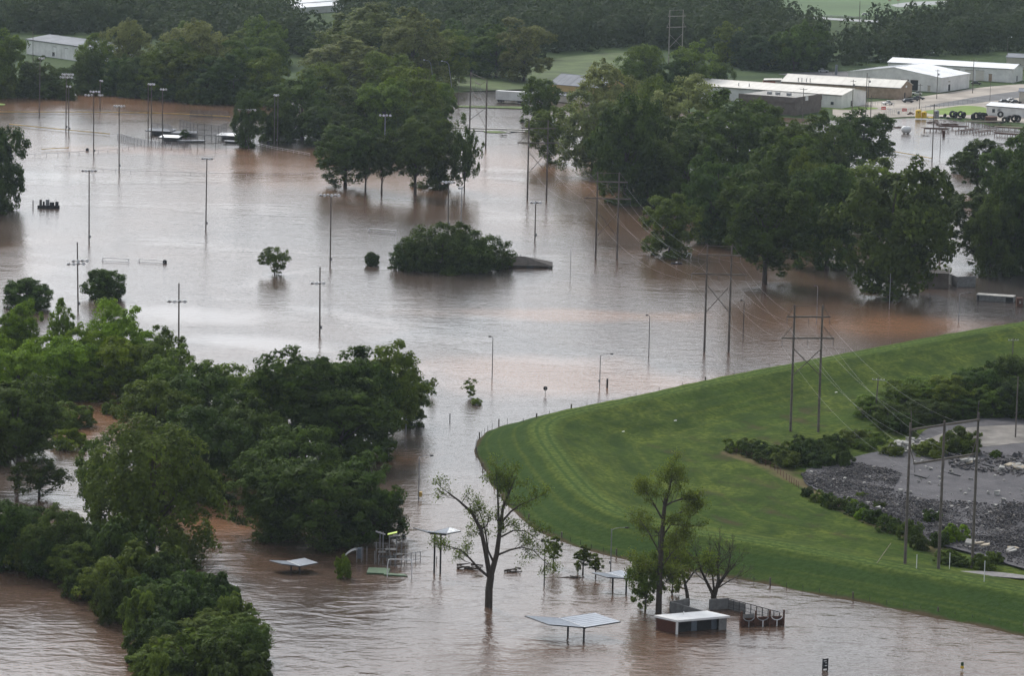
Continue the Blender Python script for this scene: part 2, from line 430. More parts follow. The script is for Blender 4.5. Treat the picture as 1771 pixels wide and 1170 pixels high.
def levee_z(d):
    out = CREST_H - np.maximum(0, -d - 2.2) * 0.34
    inn = CREST_H - np.maximum(0, d - 2.2) * 0.21
    inn = np.where(inn > YARD_Z + .5, inn, YARD_Z + .5 * np.exp((inn - YARD_Z - .5) / .5))
    return np.where(d < 0, np.maximum(out, -2.0), inn)
def lz(x, y): return float(levee_z(crest_dist(np.array([x], float), np.array([y], float)))[0])
def GL(x, y):
    """point of the levee seen at a pixel"""
    p = G(x, y, YARD_Z)
    for _ in range(14): p = G(x, y, .5 * p[2] + .5 * lz(p[0], p[1]))
    return np.array([p[0], p[1], lz(p[0], p[1])])
def grass_mat():
    m = bpy.data.materials.new('levee_grass'); m.use_nodes = True
    n, l = m.node_tree.nodes, m.node_tree.links; b = n['Principled BSDF']
    b.inputs['Roughness'].default_value = 1.0; b.inputs['Specular IOR Level'].default_value = .02
    g = n.new('ShaderNodeNewGeometry'); a = n.new('ShaderNodeAttribute'); a.attribute_name = 'crest'
    def noise(s, d, st=(1, 1, 1), ro=.6):
        mp = n.new('ShaderNodeMapping'); mp.inputs['Scale'].default_value = st; t = n.new('ShaderNodeTexNoise')
        t.inputs['Scale'].default_value = s; t.inputs['Detail'].default_value = d; t.inputs['Roughness'].default_value = ro
        l.new(g.outputs['Position'], mp.inputs[0]); l.new(mp.outputs[0], t.inputs['Vector']); return t.outputs[0]
    big, mid, fine = noise(.028, 5), noise(.16, 6, (1, .6, 1)), noise(1.1, 4)
    # mowing and tyre lines follow the bank: noise read along its distance from the crest
    cx = n.new('ShaderNodeCombineXYZ'); sp = n.new('ShaderNodeSeparateXYZ'); l.new(g.outputs['Position'], sp.inputs[0])
    mm = n.new('ShaderNodeMath'); mm.operation = 'MULTIPLY'; mm.inputs[1].default_value = .03; l.new(sp.outputs['X'], mm.inputs[0])
    l.new(a.outputs['Fac'], cx.inputs['X']); l.new(mm.outputs[0], cx.inputs['Y'])
    ln = n.new('ShaderNodeTexNoise'); ln.inputs['Scale'].default_value = .45; ln.inputs['Detail'].default_value = 4; l.new(cx.outputs[0], ln.inputs['Vector'])
    def mix(f, x, y, mode='MIX'):
        q = n.new('ShaderNodeMixRGB'); q.blend_type = mode
        for i, v in enumerate((f, x, y)):
            if isinstance(v, tuple): q.inputs[i].default_value = (*v, 1)
            elif isinstance(v, (int, float)): q.inputs[i].default_value = v
            else: l.new(v, q.inputs[i])
        return q.outputs[0]
    def mr(v, p, q, lo=0, hi=1):
        r = n.new('ShaderNodeMapRange')
        for k, val in zip(('From Min', 'From Max', 'To Min', 'To Max'), (p, q, lo, hi)): r.inputs[k].default_value = val
        l.new(v, r.inputs[0]); return r.outputs[0]
    c = mix(mr(big, .38, .62), (.054, .086, .018), (.112, .138, .027))
    c = mix(mr(mid, .38, .62, 0, .85), c, (.026, .046, .013))
    c = mix(mr(a.outputs['Fac'], -2.2, -4.2, 0, .85), c, (.034, .062, .019))
    c = mix(mr(ln.outputs[0], .5, .7, 0, .38), c, (.14, .155, .026))
    # two wheel tracks on the crest
    ab = n.new('ShaderNodeMath'); ab.operation = 'ABSOLUTE'; l.new(a.outputs['Fac'], ab.inputs[0])
    s1 = n.new('ShaderNodeMath'); s1.operation = 'SUBTRACT'; s1.inputs[1].default_value = 1.0; l.new(ab.outputs[0], s1.inputs[0])
    s2 = n.new('ShaderNodeMath'); s2.operation = 'ABSOLUTE'; l.new(s1.outputs[0], s2.inputs[0])
    c = mix(mr(ab.outputs[0], 1.6, 3.0, .6, 0), c, (.115, .155, .04))
    c = mix(mr(s2.outputs[0], .15, .5, .7, 0), c, (.035, .07, .02))
    c = mix(mr(fine, .4, .62, 0, .7), c, (.024, .046, .01))
    dr = n.new('ShaderNodeAttribute'); dr.attribute_name = 'dry'
    c = mix(mr(dr.outputs['Fac'], .25, .8, 0, .8), c, (.13, .1, .06))
    # wet silt left along the waterline
    zz = n.new('ShaderNodeMath'); zz.operation = 'MULTIPLY_ADD'; zz.inputs[1].default_value = -.9; l.new(mid, zz.inputs[0]); l.new(sp.outputs['Z'], zz.inputs[2])
    c = mix(mr(zz.outputs[0], -.1, -.4, 0, .85), c, (.075, .052, .036))
    l.new(c, b.inputs['Base Color'])
    ad = n.new('ShaderNodeMath'); ad.operation = 'MULTIPLY_ADD'; ad.inputs[1].default_value = .35; l.new(fine, ad.inputs[0]); l.new(mid, ad.inputs[2])
    bp = n.new('ShaderNodeBump'); bp.inputs['Distance'].default_value = .6; l.new(ad.outputs[0], bp.inputs['Height']); l.new(bp.outputs[0], b.inputs['Normal'])
    return m
def make_levee():
    xs = np.arange(-24, 330, 1.1); ys = np.arange(470, 1010, 1.5)
    X, Y = np.meshgrid(xs, ys); d = crest_dist(X, Y); Z = levee_z(d)
    bumps = .1 * np.sin(X * .31 + 1.1 * np.sin(Y * .2)) * np.sin(Y * .23 + X * .1) + .07 * np.sin(X * .9 + Y * .5)
    Z = Z + bumps * np.clip(np.abs(d) - 1.5, 0, 2) / 2
    # strip of dead, dry growth where the mown grass meets the yard
    L = [GL(x, y)[:2] for x, y in [(1258, 786), (1300, 800), (1345, 815), (1388, 836), (1425, 862), (1470, 885), (1540, 918), (1620, 950)]]
    dl = np.full(X.shape, 1e9)
    for p, q in zip(L[:-1], L[1:]):
        pq = q - p; tt = np.clip(((X - p[0]) * pq[0] + (Y - p[1]) * pq[1]) / (pq @ pq), 0, 1); dl = np.minimum(dl, np.hypot(X - p[0] - tt * pq[0], Y - p[1] - tt * pq[1]))
    dry = np.clip(1.2 - dl / 2.4 + .3 * np.sin(X * .9 + Y * .6), 0, 1)
    i = np.arange(X.size).reshape(X.shape)
    Fc = np.stack([i[:-1, :-1], i[:-1, 1:], i[1:, 1:], i[1:, :-1]], -1).reshape(-1, 4)
    zf = Z.ravel()[Fc].max(1); Fc = Fc[zf > -1.0]
    used = np.unique(Fc); re = np.zeros(X.size, int); re[used] = np.arange(len(used))
    V = np.stack([X, Y, Z], -1).reshape(-1, 3)[used]
    structure(link('levee', np_mesh('levee', V, re[Fc], grass_mat(), {'crest': d.ravel()[used], 'dry': dry.ravel()[used]}, smooth=True)))
make_levee()

# ---------------------------------------------------------------- sheets laid on the land
def sheet(name, pxs, z, m, levee=False, n_sub=0):
    pts = [GL(x, y) if levee else G(x, y, z) for x, y in pxs]
    P = np.array([(p[0], p[1]) for p in pts]); P = np.vstack([P, P[:1]]); P = smooth_line(P, 2)[:-1]
    cz = z
    b = MB(); b.slab([(x, y, cz) for x, y in P], .12)
    return structure(b.build(name, m))
sheet('gravel_yard', [(1395, 812), (1450, 800), (1500, 784), (1545, 778), (1580, 768), (1600, 740), (1660, 726), (1771, 722), (1900, 730), (1900, 1010), (1771, 985), (1700, 962), (1580, 930), (1500, 892), (1440, 860), (1385, 835)],
      YARD_Z + .34, mat('slag_gravel', (.075, .071, .078), .9, var=.25, scale=.22, bump=.2, bscale=1.6, col2=(.045, .043, .05)))
sheet('dirt_track', [(1560, 782), (1620, 752), (1680, 738), (1771, 735), (1830, 738), (1830, 768), (1771, 765), (1720, 772), (1650, 776)], YARD_Z + .39,
      mat('pale_dirt', (.2, .185, .17), .95, var=.3, scale=.15, bump=.05))
sheet('gravel_access_road', [(1632, 991), (1660, 988), (1720, 989), (1790, 998), (1790, 1003), (1700, 996), (1650, 996)], YARD_Z + .5, mat('grey_road', (.22, .21, .21), .9, var=.15))
# far side: industrial yard, roads, lawns
sheet('industrial_yard', [(1440, 184), (1480, 178), (1560, 172), (1640, 160), (1700, 150), (1800, 143), (1900, 150), (1900, 222), (1771, 213), (1700, 206), (1600, 200), (1545, 203), (1440, 206)], LAND + .05, YARD)
sheet('asphalt_road', [(1590, 186), (1640, 176), (1690, 167), (1771, 156), (1850, 148), (1850, 158), (1771, 168), (1720, 174), (1660, 182)], LAND + .08, ASPHALT)
sheet('lawn', [(1590, 193), (1640, 186), (1665, 182), (1700, 184), (1712, 190), (1705, 198), (1620, 199)], LAND + .1, mat('bright_lawn', (.17, .25, .05), .95, var=.2, scale=.05))
sheet('lawn', [(1415, 181), (1470, 183), (1500, 185), (1525, 187), (1500, 190), (1440, 189), (1418, 186)], LAND + .1, MATS['bright_lawn'])
sheet('dark_gravel_lot', [(1345, 128), (1395, 124), (1500, 123), (1520, 128), (1470, 137), (1400, 134)], LAND + .05, ASPHALT)
sheet('grass_field', [(1335, 26), (1480, 29), (1640, 26), (1640, -10), (1560, -30), (1335, -20)], LAND + .1, mat('far_field_grass', (.085, .14, .06), .95, var=.15, scale=.01))
sheet('country_road', [(1330, 22), (1400, 28), (1490, 34), (1560, 36), (1560, 38.5), (1490, 37.5), (1400, 31.5), (1330, 25)], LAND + .15, mat('pale_road', (.34, .35, .36), .9, var=.1))
sheet('country_road', [(1540, 8), (1570, 3), (1600, 2), (1690, 1), (1720, 3), (1720, 7), (1600, 7), (1555, 13)], LAND + .15, MATS['pale_road'])
sheet('meadow', [(770, 128), (880, 117), (960, 100), (1060, 90), (1110, 92), (1110, 110), (1000, 140), (930, 153), (850, 156), (785, 158)], LAND + .06, mat('meadow_grass', (.085, .12, .04), .95, var=.3, scale=.05))
sheet('green_verge', [(-40, 178), (0, 178.5), (10, 180), (8, 182), (-40, 183)], .25, MATS['bright_lawn'])
sheet('lot_verge', [(790, 182.5), (850, 183), (905, 184), (1000, 188), (1000, 190.5), (905, 187.5), (850, 186), (790, 185)], .3, GRASS_FLAT)
sheet('kerb_path', [(780, 219.5), (830, 220.5), (905, 223), (990, 226), (990, 227), (905, 224.2), (830, 221.8), (780, 220.8)], .22, CONCRETE)
sheet('kerb_path', [(800, 224.5), (862, 225.2), (880, 229.5), (886, 229.5), (870, 224.6), (900, 226), (985, 229), (985, 230.2), (900, 227.3), (860, 226.4), (800, 225.8)], .2, CONCRETE)
sheet('lot_verge', [(835, 226.5), (872, 226.6), (880, 229.2), (860, 229.6), (840, 228.8)], .17, GRASS_FLAT)

# ---------------------------------------------------------------- haze: even pale air over the whole place
def make_haze():
    m = bpy.data.materials.new('haze_air'); m.use_nodes = True
    n, l = m.node_tree.nodes, m.node_tree.links; n.clear()
    o = n.new('ShaderNodeOutputMaterial'); v = n.new('ShaderNodeVolumePrincipled')
    v.inputs['Color'].default_value = (.74, .88, 1.0, 1); v.inputs['Density'].default_value = 0.000032; v.inputs['Anisotropy'].default_value = 0.2
    l.new(v.outputs[0], o.inputs['Volume'])
    b = MB(); b.box((0, 2000, 65.5), (10400, 7400, 138))
    b2 = b.build('haze', m); tag(b2, kind='stuff', label='thin pale haze in the air over the whole flooded valley')
make_haze()

# ================================================================ TREES AND SHRUBS
def unit(v): return v / np.maximum(np.linalg.norm(v, axis=-1, keepdims=True), 1e-9)
def sphere_dirs(n): return unit(RNG.normal(size=(n, 3)))
def leaf_quads(P, Nrm, s, m, name, ell=.62):
    n = len(P)
    t = unit(np.cross(Nrm, sphere_dirs(n))); b = np.cross(Nrm, t)
    s = s[:, None]
    V = np.stack([P - t * s, P - b * s * ell + t * s * .15, P + t * s, P + b * s * ell + t * s * .15], 1).reshape(-1, 3)
    return np_mesh(name, V, np.arange(4 * n).reshape(-1, 4), m, {'leaf': np.repeat(RNG.uniform(0, 1, n), 4)})

def crown(W, z0, H, lobes=14, subs=10, per=80, leaf=.34, m=None, droop=0.0, cone=0.0, ragged=.25, cover=.75):
    """leaf clumps on boughs: lobes round an uneven envelope, clumps on each lobe, leaves on each clump"""
    ax = np.array([W / 2, W / 2, (H - z0) / 2]); c = np.array([0, 0, (H + z0) / 2])
    i = np.arange(lobes) + .5
    ph = np.arccos(1 - 2 * i / lobes); th = np.pi * (1 + 5 ** .5) * i + RNG.uniform(0, 6)
    D = np.stack([np.cos(th) * np.sin(ph), np.sin(th) * np.sin(ph), np.cos(ph)], 1) + RNG.normal(0, .22, (lobes, 3))
    D = unit(D)
    k = RNG.uniform(.5, .5 + ragged, (lobes, 1)) + .05
    L = c + D * ax * k
    if cone:
        f = 1 - cone * np.clip((L[:, 2:] - z0) / (H - z0), 0, 1); L[:, :2] *= f
    mn = ax.min()
    R = RNG.uniform(.34, .52, lobes) * mn * (14 / lobes) ** .33
    if cone: R *= (1 - .6 * cone * np.clip((L[:, 2] - z0) / (H - z0), 0, 1))
    L = np.vstack([L, c]); R = np.append(R, mn * .45)
    sd = sphere_dirs((lobes + 1) * subs).reshape(lobes + 1, subs, 3); sd[..., 2] += .25; sd = unit(sd)
    S = (L[:, None] + sd * (R[:, None, None] * RNG.uniform(.6, 1.1, (lobes + 1, subs, 1)))).reshape(-1, 3)
    SR = (np.repeat(R, subs) * RNG.uniform(.28, .52, (lobes + 1) * subs))
    ld = sphere_dirs(len(S) * per).reshape(len(S), per, 3); ld[..., 2] += .2; ld = unit(ld)
    P = S[:, None] + ld * SR[:, None, None] * RNG.uniform(.5, 1.08, (len(S), per, 1)) * np.array([1, 1, .95])
    tone = np.repeat(RNG.uniform(-.25, .25, len(S)), per)
    P = P.reshape(-1, 3); own = np.repeat(np.repeat(np.arange(lobes + 1), subs), per)
    q = np.full(len(P), 9.0)
    for j in range(len(L)):
        d = np.linalg.norm(P - L[j], axis=1) / R[j]; d[own == j] = 9 if False else d[own == j]
        q = np.minimum(q, d)
    keep = (q > cover * .85) | (RNG.random(len(P)) < .12)
    P = P[keep]; ld = ld.reshape(-1, 3)[keep]; tone = tone[keep]
    if droop: P[:, 2] -= droop * np.clip(np.hypot(P[:, 0], P[:, 1]) / (W / 2), 0, 1.2) ** 2 * (H - z0)
    P[:, 2] = np.maximum(P[:, 2], .05 + RNG.uniform(0, .3, len(P)))
    Nrm = unit(ld * .5 + unit((P - c) / ax) * .6 + RNG.normal(0, .3, P.shape))
    me = leaf_quads(P, Nrm, RNG.uniform(.6, 1.3, len(P)) * leaf, m, 'crown')
    a = me.attributes['leaf']; v = np.empty(len(P) * 4, np.float32); a.data.foreach_get('value', v)
    a.data.foreach_set('value', np.clip(v + np.repeat(tone, 4), 0, 1))
    return me, L, R

def trunk_mesh(L, H, r, m, z_fork=.3, extra=0, lean=.05):
    b = MB()
    p = Vector((0, 0, -1.2)); rad = r; n = 6
    axis = [p]
    for i in range(1, n + 1):
        axis.append(Vector((random.gauss(0, lean * i * .5), random.gauss(0, lean * i * .5), H * .72 * i / n)))
    for i in range(n):
        r0, r1 = r * (1.25 if i == 0 else 1) * (1 - .13 * i), r * (1 - .13 * (i + 1)); b.tube(axis[i], axis[i + 1], r0, max(r1, .05), 8)
    for l in L:
        e = Vector(l.tolist()); z = max(H * z_fork * .6, min(H * .6, e.z * random.uniform(.35, .65)))
        t = min(n - 1e-3, max(0, z / (H * .72) * n)); k = int(t); s = axis[k].lerp(axis[k + 1], t - k)
        mid = s.lerp(e, .5) + Vector((0, 0, .08 * (e - s).length)); rr = r * .42 * (1 - z / H)
        b.tube(s, mid, rr, rr * .6, 5); b.tube(mid, e, rr * .6, rr * .2, 4)
    o = b.build('trunk', m); me = o.data; bpy.data.objects.remove(o); return me

PROTO = {}
def proto(kind, n, W, H, z0, mat_, r=.32, bark=BARK, zf=.3, **kw):
    PROTO[kind] = []
    for _ in range(n):
        cm, L, R = crown(W, z0, H, m=mat_, **kw)
        v = np.empty(len(cm.vertices) * 3, np.float32); cm.vertices.foreach_get('co', v); v = v.reshape(-1, 3)
        w = np.percentile(np.abs(v[:, :2]), 98) * 2; h = np.percentile(v[:, 2], 99.7)
        PROTO[kind].append((trunk_mesh(L[L[:, 2] > .8], H, r, bark, zf), cm, float(w), float(h)))
proto('dense', 5, 13, 16, -3.0, L_DARK, lobes=20, subs=11, per=84, leaf=.28)
proto('tall', 4, 11, 18, .4, L_DARK, lobes=20, subs=11, per=80, leaf=.27, ragged=.3)
proto('clear', 3, 11, 18, 4.4, L_DARK, lobes=20, subs=11, per=80, leaf=.27, ragged=.3)
proto('cotton', 4, 13, 19, -1.0, L_COT, lobes=22, subs=11, per=72, leaf=.27, ragged=.35, cover=.7)
proto('weeping', 2, 17, 21, .6, L_COT, lobes=28, subs=12, per=76, leaf=.26, ragged=.35, cover=.7, droop=.22, r=.5)
proto('round', 2, 8, 8, -2.4, L_DARK, lobes=36, subs=11, per=70, leaf=.17, ragged=.06, r=.2)
proto('loose', 2, 8, 8.5, .3, L_DARK, lobes=18, subs=9, per=60, leaf=.18, ragged=.3, r=.18)
proto('bush', 4, 7, 4.5, -1.2, L_MID, lobes=13, subs=12, per=70, leaf=.2, ragged=.42, r=.1)
proto('honey', 3, 14, 10, -2.0, L_DARK, lobes=24, subs=13, per=66, leaf=.24, ragged=.6, cover=.8, r=.28)
proto('cypress', 2, 3.4, 7, 1.0, L_MID, lobes=14, subs=7, per=36, leaf=.16, cone=.85, ragged=.3, r=.12)
proto('sapling', 2, 3, 4.5, .2, L_YEL, lobes=9, subs=5, per=26, leaf=.16, ragged=.4, r=.05)
proto('far', 5, 15, 16, -4.0, L_FAR, lobes=18, subs=9, per=46, leaf=.45)

N_TREES = [0]
def plant(kind, x, yb, yt, w, label, cat='tree', group=None, m=None, name=None, z=0.0, P=None, h=None, wm=None):
    pr = PROTO[kind]; tm, cm, pw, ph = pr[random.randrange(len(pr))]
    if P is None:
        P = G(x, yb, z); h = hgt(x, yb, yt, z); wm = w * depth(P) / F
    t = thing(name or ('shrub' if kind == 'bush' else 'tree'), label, cat, P, random.uniform(0, 6.28), group)
    t.scale = (wm / pw, wm / pw, h / ph)
    a = link('trunk' if kind not in ('bush', 'sapling') else 'stem', tm, t); c = link('crown' if kind != 'bush' else 'foliage', cm, t)
    if m is not None:
        c.material_slots[0].link = 'OBJECT'; c.material_slots[0].material = m
    N_TREES[0] += 1
    return t
TONE = {'leaves_dark': 'dark green', 'leaves_mid': 'mid-green', 'leaves_greygreen': 'pale grey-green', 'leaves_bright': 'bright green', 'leaves_yellowgreen': 'yellow-green'}
ORD = ['first', 'second', 'third', 'fourth', 'fifth', 'sixth', 'seventh', 'eighth', 'ninth', 'tenth', 'eleventh', 'twelfth', 'thirteenth', 'fourteenth', 'fifteenth', 'sixteenth']
def place_words(pts, per_row=7):
    """for each (x, y): which row from the back, and which from the left in it"""
    n = len(pts); rows = max(1, math.ceil(n / per_row)); order = sorted(range(n), key=lambda i: pts[i][1]); out = [''] * n
    names = {1: [''], 2: ['back row', 'front row'], 3: ['back row', 'middle row', 'front row'], 4: ['back row', 'second row', 'third row', 'front row'], 5: ['back row', 'second row', 'third row', 'fourth row', 'front row']}[min(rows, 5)]
    rows = len(names); size = math.ceil(n / rows)
    for r in range(rows):
        idx = sorted(order[r * size:(r + 1) * size], key=lambda i: pts[i][0])
        for k, i in enumerate(idx): out[i] = (names[r] + ', ' if names[r] else '') + ORD[k] + ' from left'
    return out
def grove(rows, group, label, m=None, cat='tree'):
    if label:
        pw = place_words([(r[1], r[2]) for r in rows])
        rows = [tuple(r) + ('%s %s: %s' % (TONE[r[5].name], label, w),) if len(r) == 6 else r for r, w in zip(rows, pw)]
    for r in rows:
        kind, x, yb, yt, w = r[:5]; mm = r[5] if len(r) > 5 else m; lab = r[6] if len(r) > 6 else label
        plant(kind, x, yb, yt, w, lab, cat, group, mm)

# --- far left wood edge behind the ball field
grove([('dense', 8, 166, 44, 84, L_MID), ('dense', 66, 168, 98, 66, L_DARK), ('dense', -15, 168, 60, 80, L_MID), ('dense', 152, 160, 84, 56, L_DARK),
       ('cotton', 165, 156, 57, 66, L_MID), ('cotton', 222, 150, 32, 84, L_COT), ('dense', 205, 162, 95, 60, L_DARK), ('dense', 238, 166, 98, 66, L_DARK),
       ('cotton', 290, 168, 66, 96, L_MID), ('cotton', 345, 165, 33, 110, L_COT), ('dense', 320, 172, 84, 90, L_MID), ('dense', 275, 170, 105, 66, L_MID),
       ('dense', 385, 176, 92, 84, L_DARK), ('cotton', 425, 172, 70, 96, L_MID), ('dense', 462, 180, 86, 80, L_MID), ('dense', 360, 178, 120, 66, L_DARK),
       ('dense', 108, 162, 116, 46, L_DARK)],
      'trees along the far shore behind the ball fields', 'tree on the far ball field shore')
for k, (x, yb, yt, w) in enumerate(UB := [(8, 168, 128, 60), (45, 168, 136, 50), (90, 169, 132, 56), (115, 172, 146, 40), (150, 163, 140, 44), (185, 164, 132, 50), (225, 168, 142, 46), (262, 170, 140, 50), (300, 174, 146, 50), (335, 178, 142, 56), (372, 180, 148, 50), (405, 180, 150, 46), (440, 182, 146, 56), (490, 182, 140, 56)]):
    plant('bush', x, yb, yt, w, 'leafy undergrowth bush under the far shore trees: ' + place_words([q[:2] for q in UB], 14)[k], 'bush', 'undergrowth bushes along the far shore', m=random.choice([L_DARK, L_MID]))
# --- middle wood
grove([('dense', 522, 238, 122, 112, L_DARK), ('dense', 478, 246, 150, 70, L_DARK), ('dense', 560, 250, 180, 80, L_DARK), ('cotton', 596, 165, 63, 136, L_COT),
       ('cotton', 640, 150, 4, 150, L_COT), ('cotton', 714, 160, 14, 112, L_COT), ('dense', 560, 175, 108, 90, L_MID), ('dense', 625, 245, 150, 110, L_DARK),
       ('dense', 700, 238, 118, 120, L_MID), ('dense', 757, 225, 132, 66, L_MID), ('dense', 660, 250, 140, 90, L_MID), ('dense', 735, 255, 178, 80, L_DARK),
       ('cotton', 775, 150, 52, 80, L_MID), ('dense', 815, 130, 48, 80, L_DARK), ('cotton', 858, 135, 42, 90, L_MID),
       ('cotton', 906, 142, 32, 104, L_COT), ('dense', 425, 255, 158, 52, L_DARK), ('dense', 600, 262, 195, 70, L_DARK), ('dense', 670, 180, 90, 80, L_MID)],
      'trees of the wood between the ball fields and the meadow', 'tree in the middle wood')
grove([('tall', 597, 324, 216, 104, L_DARK, 'broad dark tree at the left front corner of the flooded middle wood'),
       ('clear', 632, 334, 226, 62, L_DARK, 'slim-trunked dark tree between the two broad trees at the front of the middle wood'),
       ('clear', 660, 336, 232, 56, L_DARK, 'thin dark tree with bare trunk and low side bough, front of middle wood'),
       ('clear', 718, 338, 206, 92, L_DARK, 'dark tree with a straight bare trunk standing in orange water'),
       ('dense', 755, 325, 202, 84, L_DARK, 'dense dark tree whose crown touches the water left of the ragged tree'),
       ('loose', 803, 332, 198, 50, L_DARK, 'ragged narrow dark tree at the right tip of the flooded middle wood')], None, None)
# --- clump by the meadow lot, and the big grove on the right
plant('dense', 935, 212, 133, 66, 'round dark tree standing by the flooded lot left of the ochre building', m=L_MID)
grove([('dense', 1115, 165, 77, 66, L_MID), ('cotton', 1085, 170, 98, 60, L_MID), ('dense', 1200, 165, 70, 90, L_MID), ('dense', 1165, 168, 96, 60, L_DARK), ('dense', 1245, 162, 100, 50, L_DARK)],
      'trees between the meadow and the long white building', 'tree between meadow and long white building')
GR = 'trees of the big flooded grove on the right'; GL_ = 'tree in the big right grove'
plant('cotton', 1046, 262, 108, 104, 'tall grey-green cottonwood with open top in front of the ochre building', m=L_COT)
plant('cotton', 950, 280, 184, 84, 'yellow-green tree at the left edge of the big grove', m=L_YEL)
plant('cotton', 1024, 306, 158, 118, 'pale grey-green cottonwood at the left front of the big grove', m=L_COT)
plant('dense', 1158, 442, 334, 96, 'round mid-green tree alone in front of the big grove, foliage down to the water', m=L_MID)
plant('dense', 1540, 512, 278, 215, 'largest tree of the grove, broad dark crown with foliage drooping to the water', m=L_DARK)
plant('tall', 1625, 447, 292, 62, 'narrow dark tree right of the largest grove tree with its trunk showing', m=L_DARK)
plant('tall', 1322, 490, 300, 150, 'dark grove tree with a pale dead bough in the middle of the right grove', m=L_DARK)
plant('tall', 1492, 300, 188, 112, 'dark tree with bare grey branches on its right, in front of the flooded pipe yard', m=L_DARK)
grove([('dense', 1080, 352, 162, 128, L_DARK), ('dense', 1062, 330, 200, 80, L_DARK), ('cotton', 1130, 290, 130, 90, L_MID), ('cotton', 1190, 300, 128, 130, L_COT), ('dense', 1190, 355, 210, 140, L_DARK),
       ('dense', 1265, 330, 160, 150, L_DARK), ('dense', 1320, 310, 182, 120, L_DARK), ('dense', 1240, 420, 262, 130, L_DARK), ('dense', 1400, 340, 195, 120, L_DARK), ('dense', 1440, 330, 200, 100, L_DARK),
       ('dense', 1360, 400, 225, 140, L_DARK), ('dense', 1430, 465, 285, 130, L_DARK), ('dense', 1225, 420, 372, 60, L_MID), ('dense', 1290, 430, 300, 90, L_DARK), ('dense', 1120, 345, 225, 90, L_DARK),
       ('dense', 1500, 400, 275, 120, L_MID), ('dense', 1140, 320, 180, 90, L_DARK), ('dense', 1580, 430, 300, 90, L_DARK), ('dense', 1400, 430, 262, 90, L_MID), ('dense', 1345, 330, 215, 90, L_MID), ('dense', 1225, 300, 170, 80, L_MID)],
      GR, GL_)
grove([('tall', 1700, 465, 318, 116, L_DARK), ('tall', 1690, 330, 240, 84, L_DARK), ('dense', 1752, 470, 272, 100, L_DARK), ('tall', 1735, 400, 240, 90, L_DARK), ('dense', 1712, 478, 345, 74, L_DARK), ('dense', 1800, 470, 250, 110, L_DARK),
       ('dense', 1672, 300, 262, 54, L_DARK), ('dense', 1775, 345, 225, 80, L_DARK)],
      'trees of the right-edge clump', 'tree of the flooded clump at the right edge')
plant('dense', 2, 362, 214, 84, 'large dark tree cut by the left edge of the picture beside the floating junk', m=L_DARK)
plant('dense', -25, 368, 235, 84, 'dark tree behind the one at the left picture edge', m=L_DARK)
# --- lone crowns on the water
plant('loose', 475, 474, 427, 54, 'small rounded tree with airy foliage and short trunk alone on the open water', m=L_DARK)
plant('round', 643, 459, 436, 25, 'tiny round bush-like crown alone on the water between two light poles', m=L_DARK)
plant('round', 182, 517, 466, 70, 'dense ball-shaped tree standing in the water right of the taller light pole', m=L_DARK)
plant('round', 46, 534, 481, 78, 'dense ball-shaped tree near the left edge behind bright leafy treetops', m=L_DARK)
for k, (x, yb, yt, w) in enumerate(IB := [(722, 467, 400, 92), (765, 468, 389, 112), (808, 468, 396, 100), (842, 467, 412, 84), (868, 464, 432, 40), (700, 466, 420, 56), (790, 466, 405, 70)]):
    plant('honey', x, yb, yt + [4, -6, 5, -2, 2, 6, -3][k], w, 'feathery dark tree in the island clump: ' + place_words([q[:2] for q in IB], 7)[k], group='trees of the island clump beside the sunken roof', m=L_DARK)
# --- left foreground wood
grove([('cotton', 40, 640, 517, 70, L_BRIGHT), ('cotton', 108, 640, 516, 46, L_BRIGHT), ('cotton', 195, 650, 516, 96, L_BRIGHT), ('dense', 20, 640, 545, 80, L_BRIGHT), ('dense', 150, 660, 560, 90, L_BRIGHT),
       ('dense', 240, 665, 560, 90, L_BRIGHT), ('dense', 70, 670, 575, 90, L_BRIGHT), ('dense', 120, 690, 590, 100, L_BRIGHT), ('dense', 205, 690, 590, 100, L_BRIGHT), ('dense', 160, 692, 625, 90, L_BRIGHT), ('dense', 110, 692, 640, 70, L_BRIGHT),
       ('dense', 30, 700, 600, 90, L_BRIGHT), ('dense', 235, 694, 630, 70, L_BRIGHT), ('dense', -15, 680, 560, 80, L_BRIGHT), ('dense', 60, 695, 645, 60, L_BRIGHT)],
      'bright green trees at the left', 'tree in the left thicket behind the clearing')
LW = 'trees of the left foreground wood'; LL = 'tree of the left foreground wood'
grove([('cotton', 285, 700, 565, 84, L_MID), ('cotton', 262, 690, 590, 90, L_MID), ('dense', 300, 740, 600, 110, L_MID), ('dense', 385, 745, 626, 112, L_MID), ('dense', 340, 770, 640, 120, L_DARK), ('dense', 420, 800, 660, 110, L_DARK),
       ('dense', 350, 860, 700, 150, L_DARK), ('dense', 440, 830, 690, 140, L_DARK), ('dense', 270, 790, 655, 130, L_MID)], LW, LL)
